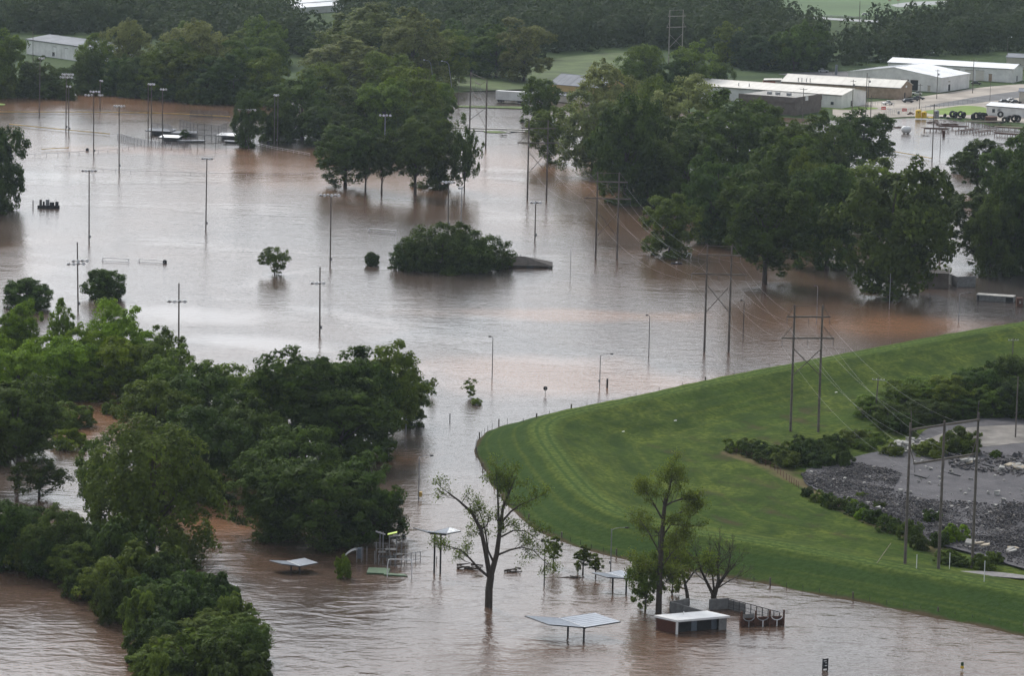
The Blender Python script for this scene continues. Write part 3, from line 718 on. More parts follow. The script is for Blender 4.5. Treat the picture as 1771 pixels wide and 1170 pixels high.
grove([('tall', 525, 795, 601, 160, L_DARK, 'tall dark tree at the back left of the grove reaching over the water'), ('dense', 600, 780, 606, 150, L_DARK, 'dark tree in the middle of the grove beside the curving street lamp'),
       ('tall', 668, 762, 590, 130, L_MID, 'tree with lighter green top leaning over the water left of the submerged saplings'), ('dense', 708, 735, 650, 90, L_DARK, 'low dark tree at the right tip of the grove behind the street lamp'),
       ('dense', 470, 790, 632, 110, L_MID, 'mid-green tree left of the tall dark tree in the grove'), ('dense', 590, 800, 660, 170, L_DARK, 'dark tree under the canopy at the front of the street-lamp grove'),
       ('dense', 560, 945, 795, 190, L_DARK, 'broad dark tree behind the small shelter at the water edge'), ('dense', 628, 935, 778, 130, L_DARK, 'round dark tree reaching towards the playground'),
       ('dense', 470, 930, 790, 140, L_DARK, 'dark tree between the big cottonwood and the small shelter'), ('dense', 668, 930, 866, 62, L_DARK, 'low bough-like dark tree hanging over the playground tower'),
       ('dense', 500, 880, 740, 150, L_DARK, 'dark tree behind the broad tree by the small shelter'),
       ('clear', 30, 842, 655, 150, L_DARK, 'tall dark tree at the left edge with bare trunk in brown water'), ('dense', 50, 790, 700, 70, L_DARK, 'dark tree behind the small tree at the left clearing'),
       ('loose', 68, 860, 784, 100, L_DARK, 'small spreading tree with forked trunk standing in the left clearing'),
       ('dense', -10, 800, 680, 90, L_DARK, 'dark tree cut off by the left edge above the brown clearing'),
       ('weeping', 262, 975, 722, 240, L_MID, 'huge broad cottonwood with thick forked trunk in the left foreground'),
       ('cotton', 170, 900, 750, 80, L_MID, 'grey-green tree at the left side of the huge cottonwood')], None, None)
for k, (x, yb, yt, w, mm, lab) in enumerate([(130, 738, 696, 74, L_YEL, 'largest yellow-green bush in the flooded brown clearing'), (188, 716, 693, 30, L_YEL, 'small yellow-green bush right of the largest bush in the clearing'),
                                              (118, 776, 742, 60, L_BRIGHT, 'bright green bush below the clearing beside the dark left tree'), (205, 722, 700, 28, L_YEL, 'yellow-green bush at the right end of the clearing'),
                                              (95, 740, 712, 40, L_YEL, 'low yellow-green bush at the left end of the clearing')]):
    plant('bush', x, yb, yt, w, lab, 'bush', m=mm)
# --- thicket on the submerged river bank, lower left
band = [(5, 985, 890, 90), (55, 990, 905, 80), (100, 995, 885, 90), (30, 965, 880, 80), (140, 985, 900, 90), (75, 1000, 935, 70), (170, 1000, 920, 90), (125, 1012, 960, 60), (215, 1015, 925, 100), (190, 1040, 970, 80), (150, 1035, 985, 60),
        (250, 1030, 950, 90), (290, 1040, 970, 90), (235, 1065, 1000, 80), (200, 1075, 1020, 60), (320, 1060, 985, 100), (275, 1085, 1020, 90), (240, 1100, 1045, 60), (365, 1085, 1015, 80), (330, 1105, 1040, 90), (400, 1110, 1040, 70),
        (285, 1135, 1070, 80), (255, 1150, 1100, 60), (360, 1140, 1065, 90), (420, 1140, 1050, 80), (310, 1175, 1095, 100), (260, 1180, 1120, 70), (390, 1180, 1090, 100), (430, 1190, 1080, 70), (340, 1215, 1120, 110), (280, 1225, 1140, 90), (410, 1230, 1130, 100), (440, 1165, 1110, 44)]
bw = place_words([b[:2] for b in band], 7)
for (x, yb, yt, w), q in zip(band, bw):
    yt += random.uniform(-26, 12); w *= random.uniform(.8, 1.25)
    plant(random.choice(['bush', 'bush', 'dense', 'cotton']), x, yb, yt, w * 1.12, 'green shrub in the lower-left bank thicket: ' + q, 'shrub', 'shrubs along the flooded river bank', m=random.choice([L_DARK, L_DARK, L_MID]), name='shrub')
plant('sapling', 325, 1215, 1098, 130, 'pale green young tree rising from the bank thicket at the bottom edge', m=L_MID, name='tree')
# --- young trees and saplings in the current
plant('cypress', 957, 980, 928, 30, 'conical young tree next to the twin-headed lamp')
plant('cypress', 1008, 993, 943, 32, 'conical young tree, taller of the pair left of the street lamp')
plant('cypress', 1030, 998, 958, 27, 'shorter conical young tree right behind the low shelter', m=L_MID)
plant('sapling', 813, 688, 653, 28, 'tallest yellow-green sapling sticking out of the pale water', 'sapling', name='sapling')
plant('bush', 824, 700, 689, 18, 'low green shrub just below the tallest sapling', 'shrub', m=L_BRIGHT)
plant('sapling', 747, 684, 653, 18, 'sparse sapling beside the right tip of the dark grove', 'sapling', name='sapling')
plant('bush', 593, 1000, 960, 26, 'thin green bush in brown water left of the white slide', 'bush', m=L_BRIGHT)
plant('loose', 1000, 992, 975, 10, 'tiny green twig tuft in the current', 'shrub', m=L_MID, name='shrub')
# --- inside the levee
HG = 'shrubs of the dark hedge inside the levee'; HL = 'dark shrub in the hedge inside the levee: '
for k, (x, yb, yt, w) in enumerate(HB := [(1505, 722, 680, 50), (1535, 740, 690, 60), (1560, 715, 660, 70), (1600, 712, 655, 76), (1640, 715, 645, 80), (1685, 710, 635, 80), (1725, 700, 615, 80), (1765, 705, 612, 80), (1610, 728, 690, 70), (1665, 722, 680, 60), (1715, 720, 665, 70), (1760, 722, 650, 70), (1580, 735, 700, 50), (1800, 690, 600, 80), (1812, 725, 640, 70), (1560, 750, 712, 46)]):
    p = GL(x, yb)
    plant('dense', 0, 0, 0, 0, HL + place_words([q[:2] for q in HB], 8)[k], 'shrub', HG, m=random.choice([L_DARK, L_DARK, L_MID]), name='shrub', P=p - np.array([0, 0, .3]), h=hgt(x, yb, yt, p[2]), wm=w * 1.1 * depth(p) / F)
for k, (x, yb, yt, w) in enumerate(LB := [(1275, 782, 758, 40), (1310, 790, 762, 46), (1345, 796, 764, 50), (1385, 800, 760, 50), (1420, 796, 758, 46), (1455, 808, 778, 40), (1360, 806, 780, 50), (1325, 800, 778, 40), (1415, 808, 782, 50), (1290, 772, 756, 30), (1440, 780, 750, 46), (1480, 770, 742, 50), (1510, 765, 745, 46), (1495, 778, 755, 40), (1390, 782, 752, 40), (1545, 790, 766, 36)]):
    p = GL(x, yb)
    plant('bush', 0, 0, 0, 0, 'low shrub in the belt at the levee foot: ' + place_words([q[:2] for q in LB], 8)[k], 'shrub', 'low shrubs at the foot of the levee', m=random.choice([L_DARK, L_MID]), P=p - np.array([0, 0, .2]), h=hgt(x, yb, yt, p[2]), wm=w * depth(p) / F * 1.1)
for k, (x, yb, yt, w) in enumerate(WB := [(1420, 868, 848, 30), (1450, 880, 858, 36), (1480, 892, 866, 40), (1512, 905, 880, 40), (1540, 920, 893, 40), (1575, 935, 900, 36), (1395, 858, 840, 20), (1650, 938, 905, 44), (1640, 975, 950, 40), (1700, 985, 955, 40), (1660, 980, 962, 34), (1590, 950, 925, 30), (1470, 875, 862, 26), (1610, 905, 880, 30), (1432, 876, 852, 24), (1495, 900, 878, 30), (1530, 905, 890, 26), (1558, 925, 905, 30), (1625, 945, 920, 34), (1720, 975, 955, 30), (1490, 862, 850, 24), (1520, 880, 866, 22)]):
    p = GL(x, yb)
    plant('bush', 0, 0, 0, 0, 'weedy green shrub by the rubble: ' + place_words([q[:2] for q in WB], 8)[k], 'shrub', 'weedy shrubs along the rubble', m=random.choice([L_DARK, L_MID, L_BRIGHT]), P=p - np.array([0, 0, .2]), h=hgt(x, yb, yt, p[2]), wm=w * depth(p) / F * 1.1)
for x, yb, yt, w, lab in [(1660, 785, 738, 62, 'tallest leafy shrub growing on the yard behind the three-pole pylon'), (1610, 790, 762, 60, 'wide shrub on the yard left of the tallest yard shrub'), (1740, 718, 685, 46, 'silvery green shrub in front of the dark hedge'), (1722, 795, 778, 20, 'small round shrub by the yard debris')]:
    p = GL(x, yb)
    plant('bush', 0, 0, 0, 0, lab, 'shrub', m=L_COT if 'silvery' in lab else L_MID, P=p - np.array([0, 0, .2]), h=hgt(x, yb, yt, p[2]), wm=w * depth(p) / F * 1.1)

# --- far woods: rows of trees, the nearest as things, the rest one mass
WOODS = [[(-80, -30), (385, -34), (470, -12), (505, 74), (560, 92), (640, 118), (640, 135), (480, 96), (470, 120), (390, 82), (330, 96), (270, 70), (175, 70), (150, 60), (30, 62), (-80, 90)],
         [(600, 45), (620, -30), (1330, -40), (1330, 60), (1420, 78), (1420, 104), (1540, 96), (1500, 78), (1640, 66), (1860, 40), (1860, 78), (1730, 90), (1560, 103), (1400, 122), (1340, 130), (1250, 112), (1210, 92), (1120, 84), (1050, 88), (950, 96), (880, 112), (790, 120), (700, 126), (640, 118)],
         [(1690, -4), (1860, -10), (1860, 40), (1690, 54)], [(1640, 24), (1700, 24), (1700, 60), (1640, 60)]]
cand = []
Y = 1520.0
while Y < 2120:
    st = 12 + (Y - 1500) * .008
    for X in np.arange(-360, 400, st):
        x_, y_ = X + random.uniform(-.4, .4) * st, Y + random.uniform(-7, 7)
        px, py = project(np.array([x_, y_, LAND]))
        if -90 < px < 1860 and any(inpoly([px], [py], w)[0] for w in WOODS): cand.append((y_, x_))
    Y += 14 + (Y - 1500) * .012
cand.sort()
n_ind = max(0, 296 - N_TREES[0])
FAR_IND, FAR_MASS = cand[:n_ind], cand[n_ind:]
FP = place_words([tuple(project(np.array([x_, y_, LAND]))) for y_, x_ in FAR_IND], 10)
for (y_, x_), fw in zip(FAR_IND, FP):
    s = random.uniform(.75, 1.25)
    plant('far', 0, 0, 0, 0, 'dark tree in the far hazy wood: ' + fw, 'tree', 'trees of the far wood', m=random.choice([L_FAR, L_FAR, L_DARK, L_MID]), P=(x_, y_, LAND - .2), h=17 * s, wm=random.uniform(14, 20))
def far_mass():
    src = []
    for tm, cm, pw, ph in PROTO['far']:
        v = np.empty(len(cm.vertices) * 3, np.float32); cm.vertices.foreach_get('co', v); v = v.reshape(-1, 4, 3)
        src.append((v[RNG.permutation(len(v))[:620]], pw, ph))
    out = []; lf = []
    for y_, x_ in FAR_MASS:
        v, pw, ph = src[random.randrange(len(src))]; c = v.mean(1, keepdims=True)
        v = c + (v - c) * 1.7
        a = random.uniform(0, 6.28); s = random.uniform(.75, 1.3); q = random.uniform(14, 20) / pw
        R2 = np.array([[math.cos(a), -math.sin(a)], [math.sin(a), math.cos(a)]])
        w = v.copy(); w[..., :2] = (v[..., :2] @ R2.T) * q; w[..., 2] *= 17 * s / ph
        w += np.array([x_, y_, LAND]); out.append(w.reshape(-1, 3)); lf.append(np.full(len(v) * 4, random.uniform(0, 1)))
    V = np.concatenate(out)
    o = link('far_wood', np_mesh('far_wood', V, np.arange(len(V)).reshape(-1, 4), L_FAR, {'leaf': np.clip(np.concatenate(lf) + RNG.normal(0, .2, len(V)), 0, 1)}))
    tag(o, 'hazy dark wood filling the distance along the top of the picture', 'wood', kind='stuff')
if FAR_MASS: far_mass()
print('TREES', N_TREES[0], 'far individuals', len(FAR_IND), 'far mass', len(FAR_MASS))

# --- trees whose branches show: grown bough by bough
def bare_tree(name, label, x, yb, scale_h, boughs, r0, leaf_m, leaf_n, leaf_s, twig_depth=3, bark=BARK, spread=.55, cat='tree', twig_len=1.0):
    """boughs: polylines in metres (x right, z up, y depth) from the trunk foot; each carries twigs and leaf tufts"""
    P = G(x, yb); t = thing(name, label, cat, P, 0)
    b = MB(); tips = []
    def twig(p, d, length, r, dep):
        q = p + d * length
        b.tube(p, q, r, r * .55, 4 if r < .08 else 6)
        tips.append((q, dep)); tips.append((p.lerp(q, .6), dep))
        if dep <= 0: return
        for _ in range(random.choice((2, 3))):
            nd = (d + Vector((random.gauss(0, spread), random.gauss(0, spread), random.gauss(.12, spread * .8)))).normalized()
            twig(p.lerp(q, random.uniform(.5, 1)), nd, length * random.uniform(.55, .8), max(.018, r * .55), dep - 1)
    for pts, ra, rb, tw in boughs:
        pts = [Vector(p) for p in pts]; n = len(pts) - 1
        for i in range(n):
            b.tube(pts[i], pts[i + 1], ra + (rb - ra) * i / n, ra + (rb - ra) * (i + 1) / n, 8)
        for _ in range(tw):
            k = random.uniform(n * .3, n - .01); i = int(k); s = pts[i].lerp(pts[i + 1], k - i)
            d = (pts[i + 1] - pts[i]).normalized()
            d = (d * .8 + Vector((random.gauss(0, .65), random.gauss(0, .65), random.gauss(.2, .5)))).normalized()
            twig(s, d, random.uniform(1.0, 2.0) * twig_len, max(.03, (ra + (rb - ra) * k / n) * .42), twig_depth)
        if tw: twig(pts[-1], (pts[-1] - pts[-2]).normalized(), 1.5 * twig_len, rb * .8, twig_depth)
    b.build('trunk', bark, t)
    if leaf_n:
        T = np.array([tuple(q) for q, d in tips if d <= 1])
        idx = RNG.integers(0, len(T), leaf_n)
        # leaves gather on some tips and leave others bare
        wgt = RNG.random(len(T)) ** 1.2; idx = RNG.choice(len(T), leaf_n, p=wgt / wgt.sum())
        Q = T[idx] + RNG.normal(0, .38, (leaf_n, 3))
        me = leaf_quads(Q, unit(RNG.normal(0, 1, Q.shape) + np.array([0, -.2, .6])), RNG.uniform(.6, 1.3, leaf_n) * leaf_s, leaf_m, 'crown')
        link('crown', me, t)
    return t
k = mpp(845, 1050)
def bp(*pts): return [((x - 845) * k, dy, (1050 - y) * k * 1.02) for x, y, dy in pts]
bare_tree('tree', 'half-bare tree with thick dark trunk and sparse leaves standing in the current', 845, 1050, 21, [
    (bp((845, 1062, 0), (845, 1020, 0), (848, 995, 0)), .62, .55, 0),
    (bp((848, 995, 0), (857, 960, .3), (862, 915, .5), (866, 880, .8), (880, 845, 1.2)), .48, .14, 9),
    (bp((846, 998, 0), (838, 955, -.3), (829, 915, -.6), (812, 885, -1), (790, 865, -1.3), (770, 850, -1.6)), .42, .1, 10),
    (bp((846, 1000, 0), (826, 982, -.8), (812, 965, -1.4), (795, 948, -2), (770, 940, -2.4)), .24, .07, 7),
    (bp((853, 975, 0), (842, 955, .8), (836, 920, 1.4), (826, 890, 1.6)), .2, .07, 7),
    (bp((860, 920, .5), (858, 880, .2), (856, 845, 0), (853, 822, 0)), .22, .06, 9),
    (bp((864, 905, .5), (880, 885, .2), (896, 872, -.2), (922, 860, -.4)), .2, .06, 6),
    (bp((864, 930, .5), (885, 918, .4), (903, 918, .2), (925, 930, 0)), .16, .05, 8),
    (bp((861, 960, .3), (880, 950, -.4), (900, 944, -.8), (920, 948, -1.2), (938, 965, -1.4)), .18, .05, 10),
    (bp((866, 885, .8), (872, 860, .9), (878, 835, 1.0)), .16, .05, 6)], .6, L_MID, 9000, .15)
k = mpp(1139, 1060)
def bq(*pts): return [((x - 1139) * k, dy, (1060 - y) * k * 1.02) for x, y, dy in pts]
bare_tree('tree', 'tall thin-crowned tree behind the white-roofed building with leafy lower trunk', 1139, 1061, 23, [
    (bq((1139, 1070, 0), (1139, 1000, 0), (1141, 930, 0), (1144, 875, 0)), .5, .3, 4),
    (bq((1144, 875, 0), (1158, 868, .3), (1178, 862, .6)), .2, .08, 8), (bq((1144, 880, 0), (1152, 845, 0), (1156, 815, 0)), .22, .06, 11),
    (bq((1142, 900, 0), (1125, 870, -.5), (1112, 850, -1)), .18, .05, 10), (bq((1142, 910, 0), (1165, 890, .5), (1190, 880, 1)), .18, .05, 10),
    (bq((1141, 930, 0), (1155, 905, -.6), (1185, 905, -1.2)), .16, .05, 10), (bq((1140, 960, 0), (1120, 925, .5), (1105, 905, 1)), .14, .05, 8), (bq((1140, 985, 0), (1158, 955, -.4), (1172, 940, -.8)), .12, .05, 9), (bq((1139, 1010, 0), (1122, 985, -.4), (1108, 975, -.8)), .1, .04, 8), (bq((1139, 1025, 0), (1150, 1005, .3), (1160, 1000, .6)), .08, .04, 7)], .5, L_MID, 15000, .15)
plant('loose', 1116, 1056, 955, 74, 'leafy side growth hanging low on the left of the tall thin-crowned tree', 'shrub', m=L_MID, name='shrub')
plant('loose', 1162, 1030, 925, 60, 'leafy green tree between the tall thin-crowned tree and the bare brush tree', m=L_MID)
k = mpp(1190, 1040)
bare_tree('tree', 'leaning dark-trunked tree behind the grey wall of the enclosure', 1191, 1043, 9, [
    ([(0, 0, -1), (-.3, 0, 1.5), (-.9, .2, 4), (-1.6, .3, 7)], .36, .12, 8), ([(-.6, 0, 3), (.8, .3, 5), (2.2, .4, 6)], .16, .05, 7), ([(-1, .2, 4.4), (-2.6, 0, 6.5)], .14, .05, 7)], .4, L_MID, 3500, .16)
bare_tree('tree', 'leafless brush-like tree with many upright branches behind the fenced enclosure', 1235, 1037, 11, [
    ([(0, 0, -1), (-.1, 0, .8)], .5, .45, 0), ([(-.1, 0, .6), (-1.2, .1, 2.6), (-2.2, .2, 4.6), (-2.8, .2, 6.5)], .3, .1, 9), ([(.1, 0, .6), (.6, 0, 3), (.4, .2, 6), (.6, .2, 8.5)], .34, .08, 12),
    ([(.2, 0, 1.4), (1.6, .2, 3.6), (3.2, .3, 5.8)], .2, .07, 9), ([(0, 0, 1), (-.4, -.6, 4), (-.8, -1, 7.5)], .2, .07, 10), ([(.3, 0, 2), (2, -.8, 5), (2.4, -1, 7.6)], .18, .06, 10), ([(.3, .1, 1.6), (2.2, .6, 2.8), (3.8, .8, 3.6)], .14, .05, 6)],
    .5, L_MID, 500, .1, twig_depth=3, spread=.35, twig_len=1.1)

# ================================================================ THINGS IN THE FLOOD
def up(x, yb, yt, z=0.0): return hgt(x, yb, yt, z)
# ---------------------------------------------------------------- sports light poles
def light_pole(x, yb, yt, label, arms, rz=0.0, group=None, r=.2, m=WOOD_POLE, box=True, z=0.0, lampm=LAMP, twin=0.0):
    """arms: (pixel y of the bar, width in metres, number of lamps, offset along the bar)"""
    P = G(x, yb, z); h = up(x, yb, yt, z)
    t = thing('sports_light_pole', label, 'light pole', P, rz, group); t.rotation_euler = (random.gauss(0, .006), random.gauss(0, .006), rz)
    for s in ((0.0,) if not twin else (-twin / 2, twin / 2)):
        MB().tube((s, 0, -1.5), (s, 0, h), r, r * .72, 8).build('pole', m, t)
    for ya, w, nl, off in arms:
        za = up(x, yb, ya, z)
        MB().box((off, -.22, za), (w, .12, .14)).build('crossarm', m, t)
        for k in range(nl):
            lx = off - w / 2 + w * (k + .5) / nl * 1.0
            b = MB(); b.lathe([(.1, -.1), (.3, .05), (.42, .32), (.4, .36)], (lx, 0, 0), 10, 'y')
            # tilt the bowl to face the pitch below
            c, s_ = math.cos(.5), math.sin(.5); sg = -1 if k % 2 else 1
            b.v = [(vx, sg * (vy * c) - .25, za + .22 + vz * c - vy * s_) for vx, vy, vz in b.v]
            b.build('lamp', lampm, t)
    if box:
        MB().box((.32, -.1, 1.8), (.38, .35, .75)).build('control_box', STEEL, t)
    return t
light_pole(68, 198, 100, 'farthest left light pole, single bar, in front of the far trees', [(101, 2.4, 3, .6)], .3, box=False)
light_pole(114, 228, 127, 'left pole of the close pair of tall light poles with many lamps', [(129, 4.2, 6, .4), (134, 4.6, 6, -.1)], .2)
light_pole(119, 231, 149, 'right pole of the close pair, partly hidden by its lamp-laden neighbour', [(150, 2, 2, 0)], .2)
light_pole(162, 270, 157, 'tall light pole with two lamp bars between the paired poles and the yellow fence end', [(159, 3.6, 4, .4), (165, 3.0, 3, -1.6)], .1)
light_pole(173, 192, 138, 'short distant light pole with two small lamps behind the yellow fence line', [(140, 1.4, 2, .4), (165, 1.8, 3, .2)], 0, box=False)
light_pole(206, 296, 183, 'light pole with one straight lamp bar left of the ball field dugouts', [(184, 3.8, 5, 0)], 0)
light_pole(259, 241, 146, 'double wooden light pole beside the dark dugout roof', [(146, 2.4, 4, .5)], .15, twin=1.1)
light_pole(281, 246, 153, 'light pole standing at the white dugout roof', [(155, 2.6, 3, .3)], .1)
light_pole(404, 178, 132, 'slim light pole rising from the far trees left of the dark oak', [(132, 1.6, 2, 0)], 0, r=.16, box=False)
light_pole(430, 256, 190, 'light pole with a bank of white lamps in front of a dark tree', [(190.5, 6.2, 8, -.6)], .1)
light_pole(477, 251, 164, 'bare double light pole at the edge of the middle wood', [(165, 1.8, 3, 0)], 0, twin=1.1)
light_pole(631, 245, 173, 'light pole whose top shows inside the middle wood, two lamps', [(174, 2.6, 4, 0)], .1, m=STEEL, box=False)
light_pole(665, 272, 198, 'light pole with four lamps on a bar above the front trees of the middle wood', [(200, 4.4, 4, 0)], .1, m=STEEL, box=False)
light_pole(154, 421, 294, 'tall light pole with a lamp bar alone on the open water at left', [(296, 4.2, 5, 0)], .1)
light_pole(356, 397, 273, 'tall light pole with a lamp bar in the open water left of centre', [(275, 3.2, 5, .1)], .1)
light_pole(571, 460, 337, 'tall light pole with a wide lamp bar near the small rounded tree', [(338.5, 5.6, 6, -.3)], .1)
light_pole(775, 398, 313, 'light pole rising behind the island clump, with a pale lamp bar', [(316, 3.8, 5, 0)], .1)
light_pole(797, 398, 322, 'thin grey light pole right behind the island clump', [(326, 1.2, 2, -.4)], .1, r=.14, m=STEEL)
light_pole(925, 418, 347, 'light pole with two drooping lamp arms above the sunken shingle roof', [(351, 3.2, 4, 0)], .2)
light_pole(135, 538, 419, 'pole rising far above its lamp cross near the left ball-shaped trees', [(452, 4.2, 4, .6), (457, 4.6, 4, -.4)], .3)
light_pole(309, 622, 490, 'pole with a single lamp cross behind the left wood, foot hidden by leaves', [(522, 4.4, 4, -.4)], .15)
light_pole(553, 580, 462, 'pole with a small lamp cross and control box in the middle of the water', [(490.5, 3.4, 4, -.5)], .25)

# ---------------------------------------------------------------- street lamps, posts and signs
def street_lamp(x, yb, yt, label, arm, z=0.0, m=STEEL, r=.11, arm_px=None, P=None, extra=None, base=True):
    P = G(x, yb, z) if P is None else P; h = hgt(x, yb, yt, P[2])
    t = thing('street_lamp', label, 'street lamp', P)
    MB().tube((0, 0, -1.5), (0, 0, h), r, r * .7, 8).build('pole', m, t)
    if arm:
        a = arm; b = MB(); pts = [(0, 0, h - .15), (a * .25, 0, h + .12), (a * .6, 0, h + .28), (a, 0, h + .32)]
        b.path(pts, .05, 5).build('arm', m, t)
        MB().lathe([(.05, -.35), (.16, -.2), (.17, .15), (.05, .35)], (a + (.3 if a > 0 else -.3), 0, h + .3), 8, 'x').build('lamp', STEEL_DARK, t)
    if extra == 'box':
        MB().box((.35, -.05, 1.0), (.5, .45, .85)).build('warning_box', YELLOW_CAP, t)
    if extra == 'meter':
        MB().box((-.16, -.1, 1.6), (.28, .25, .5)).build('control_box', STEEL, t)
    return t
street_lamp(724, 865, 791, 'grey curved-arm street lamp with a yellow box at its foot near the round dark tree', 1.9, extra='box')
street_lamp(702, 752, 686, 'curved-arm street lamp in front of the dark grove, near the water edge', 1.7)
street_lamp(1037, 672, 615, 'curved-arm street lamp standing in pale water just beyond the levee crest', 2.1, extra='meter')
street_lamp(1056, 990, 916, 'curved-arm street lamp at the foot of the levee left of the thin-crowned tree', 2.2, extra='meter')
street_lamp(1658, 558, 508, 'street lamp with a short arm near the long grey box at right', 2.1, extra='meter')
street_lamp(851, 657, 585, 'dark slim lamp post with a stub arm above the submerged saplings', -.35, m=STEEL_DARK, r=.1)
street_lamp(1122, 616, 548, 'dark slim lamp post with a stub arm left of the cross-braced pylon', -.35, m=STEEL_DARK, r=.1)
street_lamp(1285, 588, 522, 'dark slim lamp post right beside the cross-braced pylon', -.35, m=STEEL_DARK, r=.1)
street_lamp(1538, 535, 473, 'thin lamp post in front of the largest grove tree', 0, m=STEEL, r=.1)
street_lamp(1412, 562, 497, 'thin lamp post seen behind the pylon on the levee', -.3, m=STEEL, r=.1)
def twin_lamp(x, yb, yt, label):
    P = G(x, yb); h = up(x, yb, yt); t = thing('twin_lamp_post', label, 'street lamp', P)
    MB().tube((0, 0, -1), (0, 0, h), .1, .07, 8).build('pole', STEEL_DARK, t)
    MB().box((0, 0, h), (.9, .1, .1)).build('crossarm', STEEL_DARK, t)
    for s in (-.42, .42): MB().lathe([(.1, .25), (.24, 0), (.3, -.28)], (s, -.1, h + .2), 10).build('lamp', STEEL_DARK, t)
twin_lamp(941, 1015, 937, 'dark twin-headed lamp post beside the half-bare tree')
twin_lamp(1136, 1040, 921, 'dark floodlight post against the trunk of the thin-crowned tree')
def post(x, yb, yt, label, w=.25, name='post', m=STEEL_DARK, cat='post', group=None, z=0.0, P=None, cap=True):
    P = G(x, yb, z) if P is None else P; h = hgt(x, yb, yt, P[2])
    b = MB().tube((0, 0, -1), (0, 0, h), w / 2, w / 2 * .92, 8)
    if cap: b.lathe([(w * .5, 0), (w * .55, .03), (w * .2, .12)], (0, 0, h), 8)
    o = b.build(name, m); o.location = tuple(map(float, P)); return tag(o, label, cat, group)
post(1050, 671, 656, 'dark stout post right of the street lamp by the levee crest', .42)
post(778, 729, 716, 'short grey post alone in the water right of the dark grove', .22, m=STEEL)
post(986, 487, 432, 'thin bare pole in open water right of the sunken roof', .12, m=STEEL)
post(1608, 526, 506, 'short thin post left of the street lamp at right', .16)
post(672, 798, 783, 'short pale post in brown water at the front of the dark grove', .2, m=STEEL)
post(755, 975, 964, 'small post poking out of the rapids under the tall shelter', .14, m=STEEL)
def stop_sign():
    x, yb, yt = 943, 684, 670; P = G(x, yb); h = up(x, yb, yt); t = thing('octagonal_sign', 'small octagonal sign seen from behind on a thin post in the pale water', 'sign', P)
    MB().tube((0, 0, -1), (0, 0, h), .06, .06, 6).build('post', STEEL, t)
    MB().lathe([(.46, -.02), (.46, .013)], (0, .09, h - .3), 8, 'y').build('sign_plate', STEEL_DARK, t)
stop_sign()
def panel_sign():
    P = G(1427, 1159); k = mpp(1427, 1159); h = up(1427, 1159, 1140); t = thing('park_sign', 'dark upright panel sign with white marks standing in the foreground water', 'sign', P, .5)
    for s in (-.42, .42): MB().box((s, 0, h / 2 - .4), (.14, .14, h + .8)).build('post', STEEL_DARK, t)
    MB().box((0, .0, h * .52), (.72, .08, h * .9)).build('sign_panel', DARK, t)
    for z, x, w in ((h * .8, -.05, .5), (h * .6, .1, .26), (h * .35, .08, .4)): MB().box((x, -.05, z), (w, .02, .12)).build('white_mark', WHITE, t)
panel_sign()
def yellow_sign():
    P = G(1664, 1160); h = up(1664, 1160, 1146); t = thing('warning_sign', 'small yellow sign with a dark panel above it in the lower right water', 'sign', P, -.3)
    MB().tube((0, 0, -1), (0, 0, h), .04, .04, 6).build('post', STEEL, t)
    MB().box((0, -.07, h - .3), (.42, .04, .55)).build('dark_plate', GREEN_TARP, t)
    MB().box((0, -.07, h - .8), (.5, .04, .38)).build('yellow_plate', YELLOW, t)
yellow_sign()

# ---------------------------------------------------------------- soccer goals
def goal(x0, y0, x1, y1, label, h=1.0, stub=True, group=None):
    A, B = G(x0, y0), G(x1, y1); A2, B2 = Vector((0, 0, 0)), Vector((*(B - A)[:2], 0))
    t = thing('soccer_goal', label, 'goal', A, 0, group)
    n = Vector((-B2.y, B2.x, 0)).normalized() * -1.2
    MB().tube((0, 0, h), (B2.x, B2.y, h), .09, .09, 8).build('crossbar', WHITE, t)
    for p in (A2, B2): MB().tube((p.x, p.y, -1), (p.x, p.y, h + .09), .08, .08, 8).build('goal_post', WHITE, t)
    for p in (A2, B2): MB().tube((p.x, p.y, h), (p.x + n.x, p.y + n.y, h * .25), .05, .05, 6).build('stay', STEEL, t)
    MB().tube((n.x, n.y, h * .25), (B2.x + n.x, B2.y + n.y, h * .25), .05, .05, 6).build('back_bar', STEEL, t)
goal(639, 401, 685, 405, 'white soccer goal crossbar just above the water behind the island clump')
goal(178, 452, 223, 454, 'white soccer goal nearly drowned at left, nearer the light pole', .9)
goal(241, 453, 286, 456, 'faint white soccer goal at left with a dark float at its end', .7)

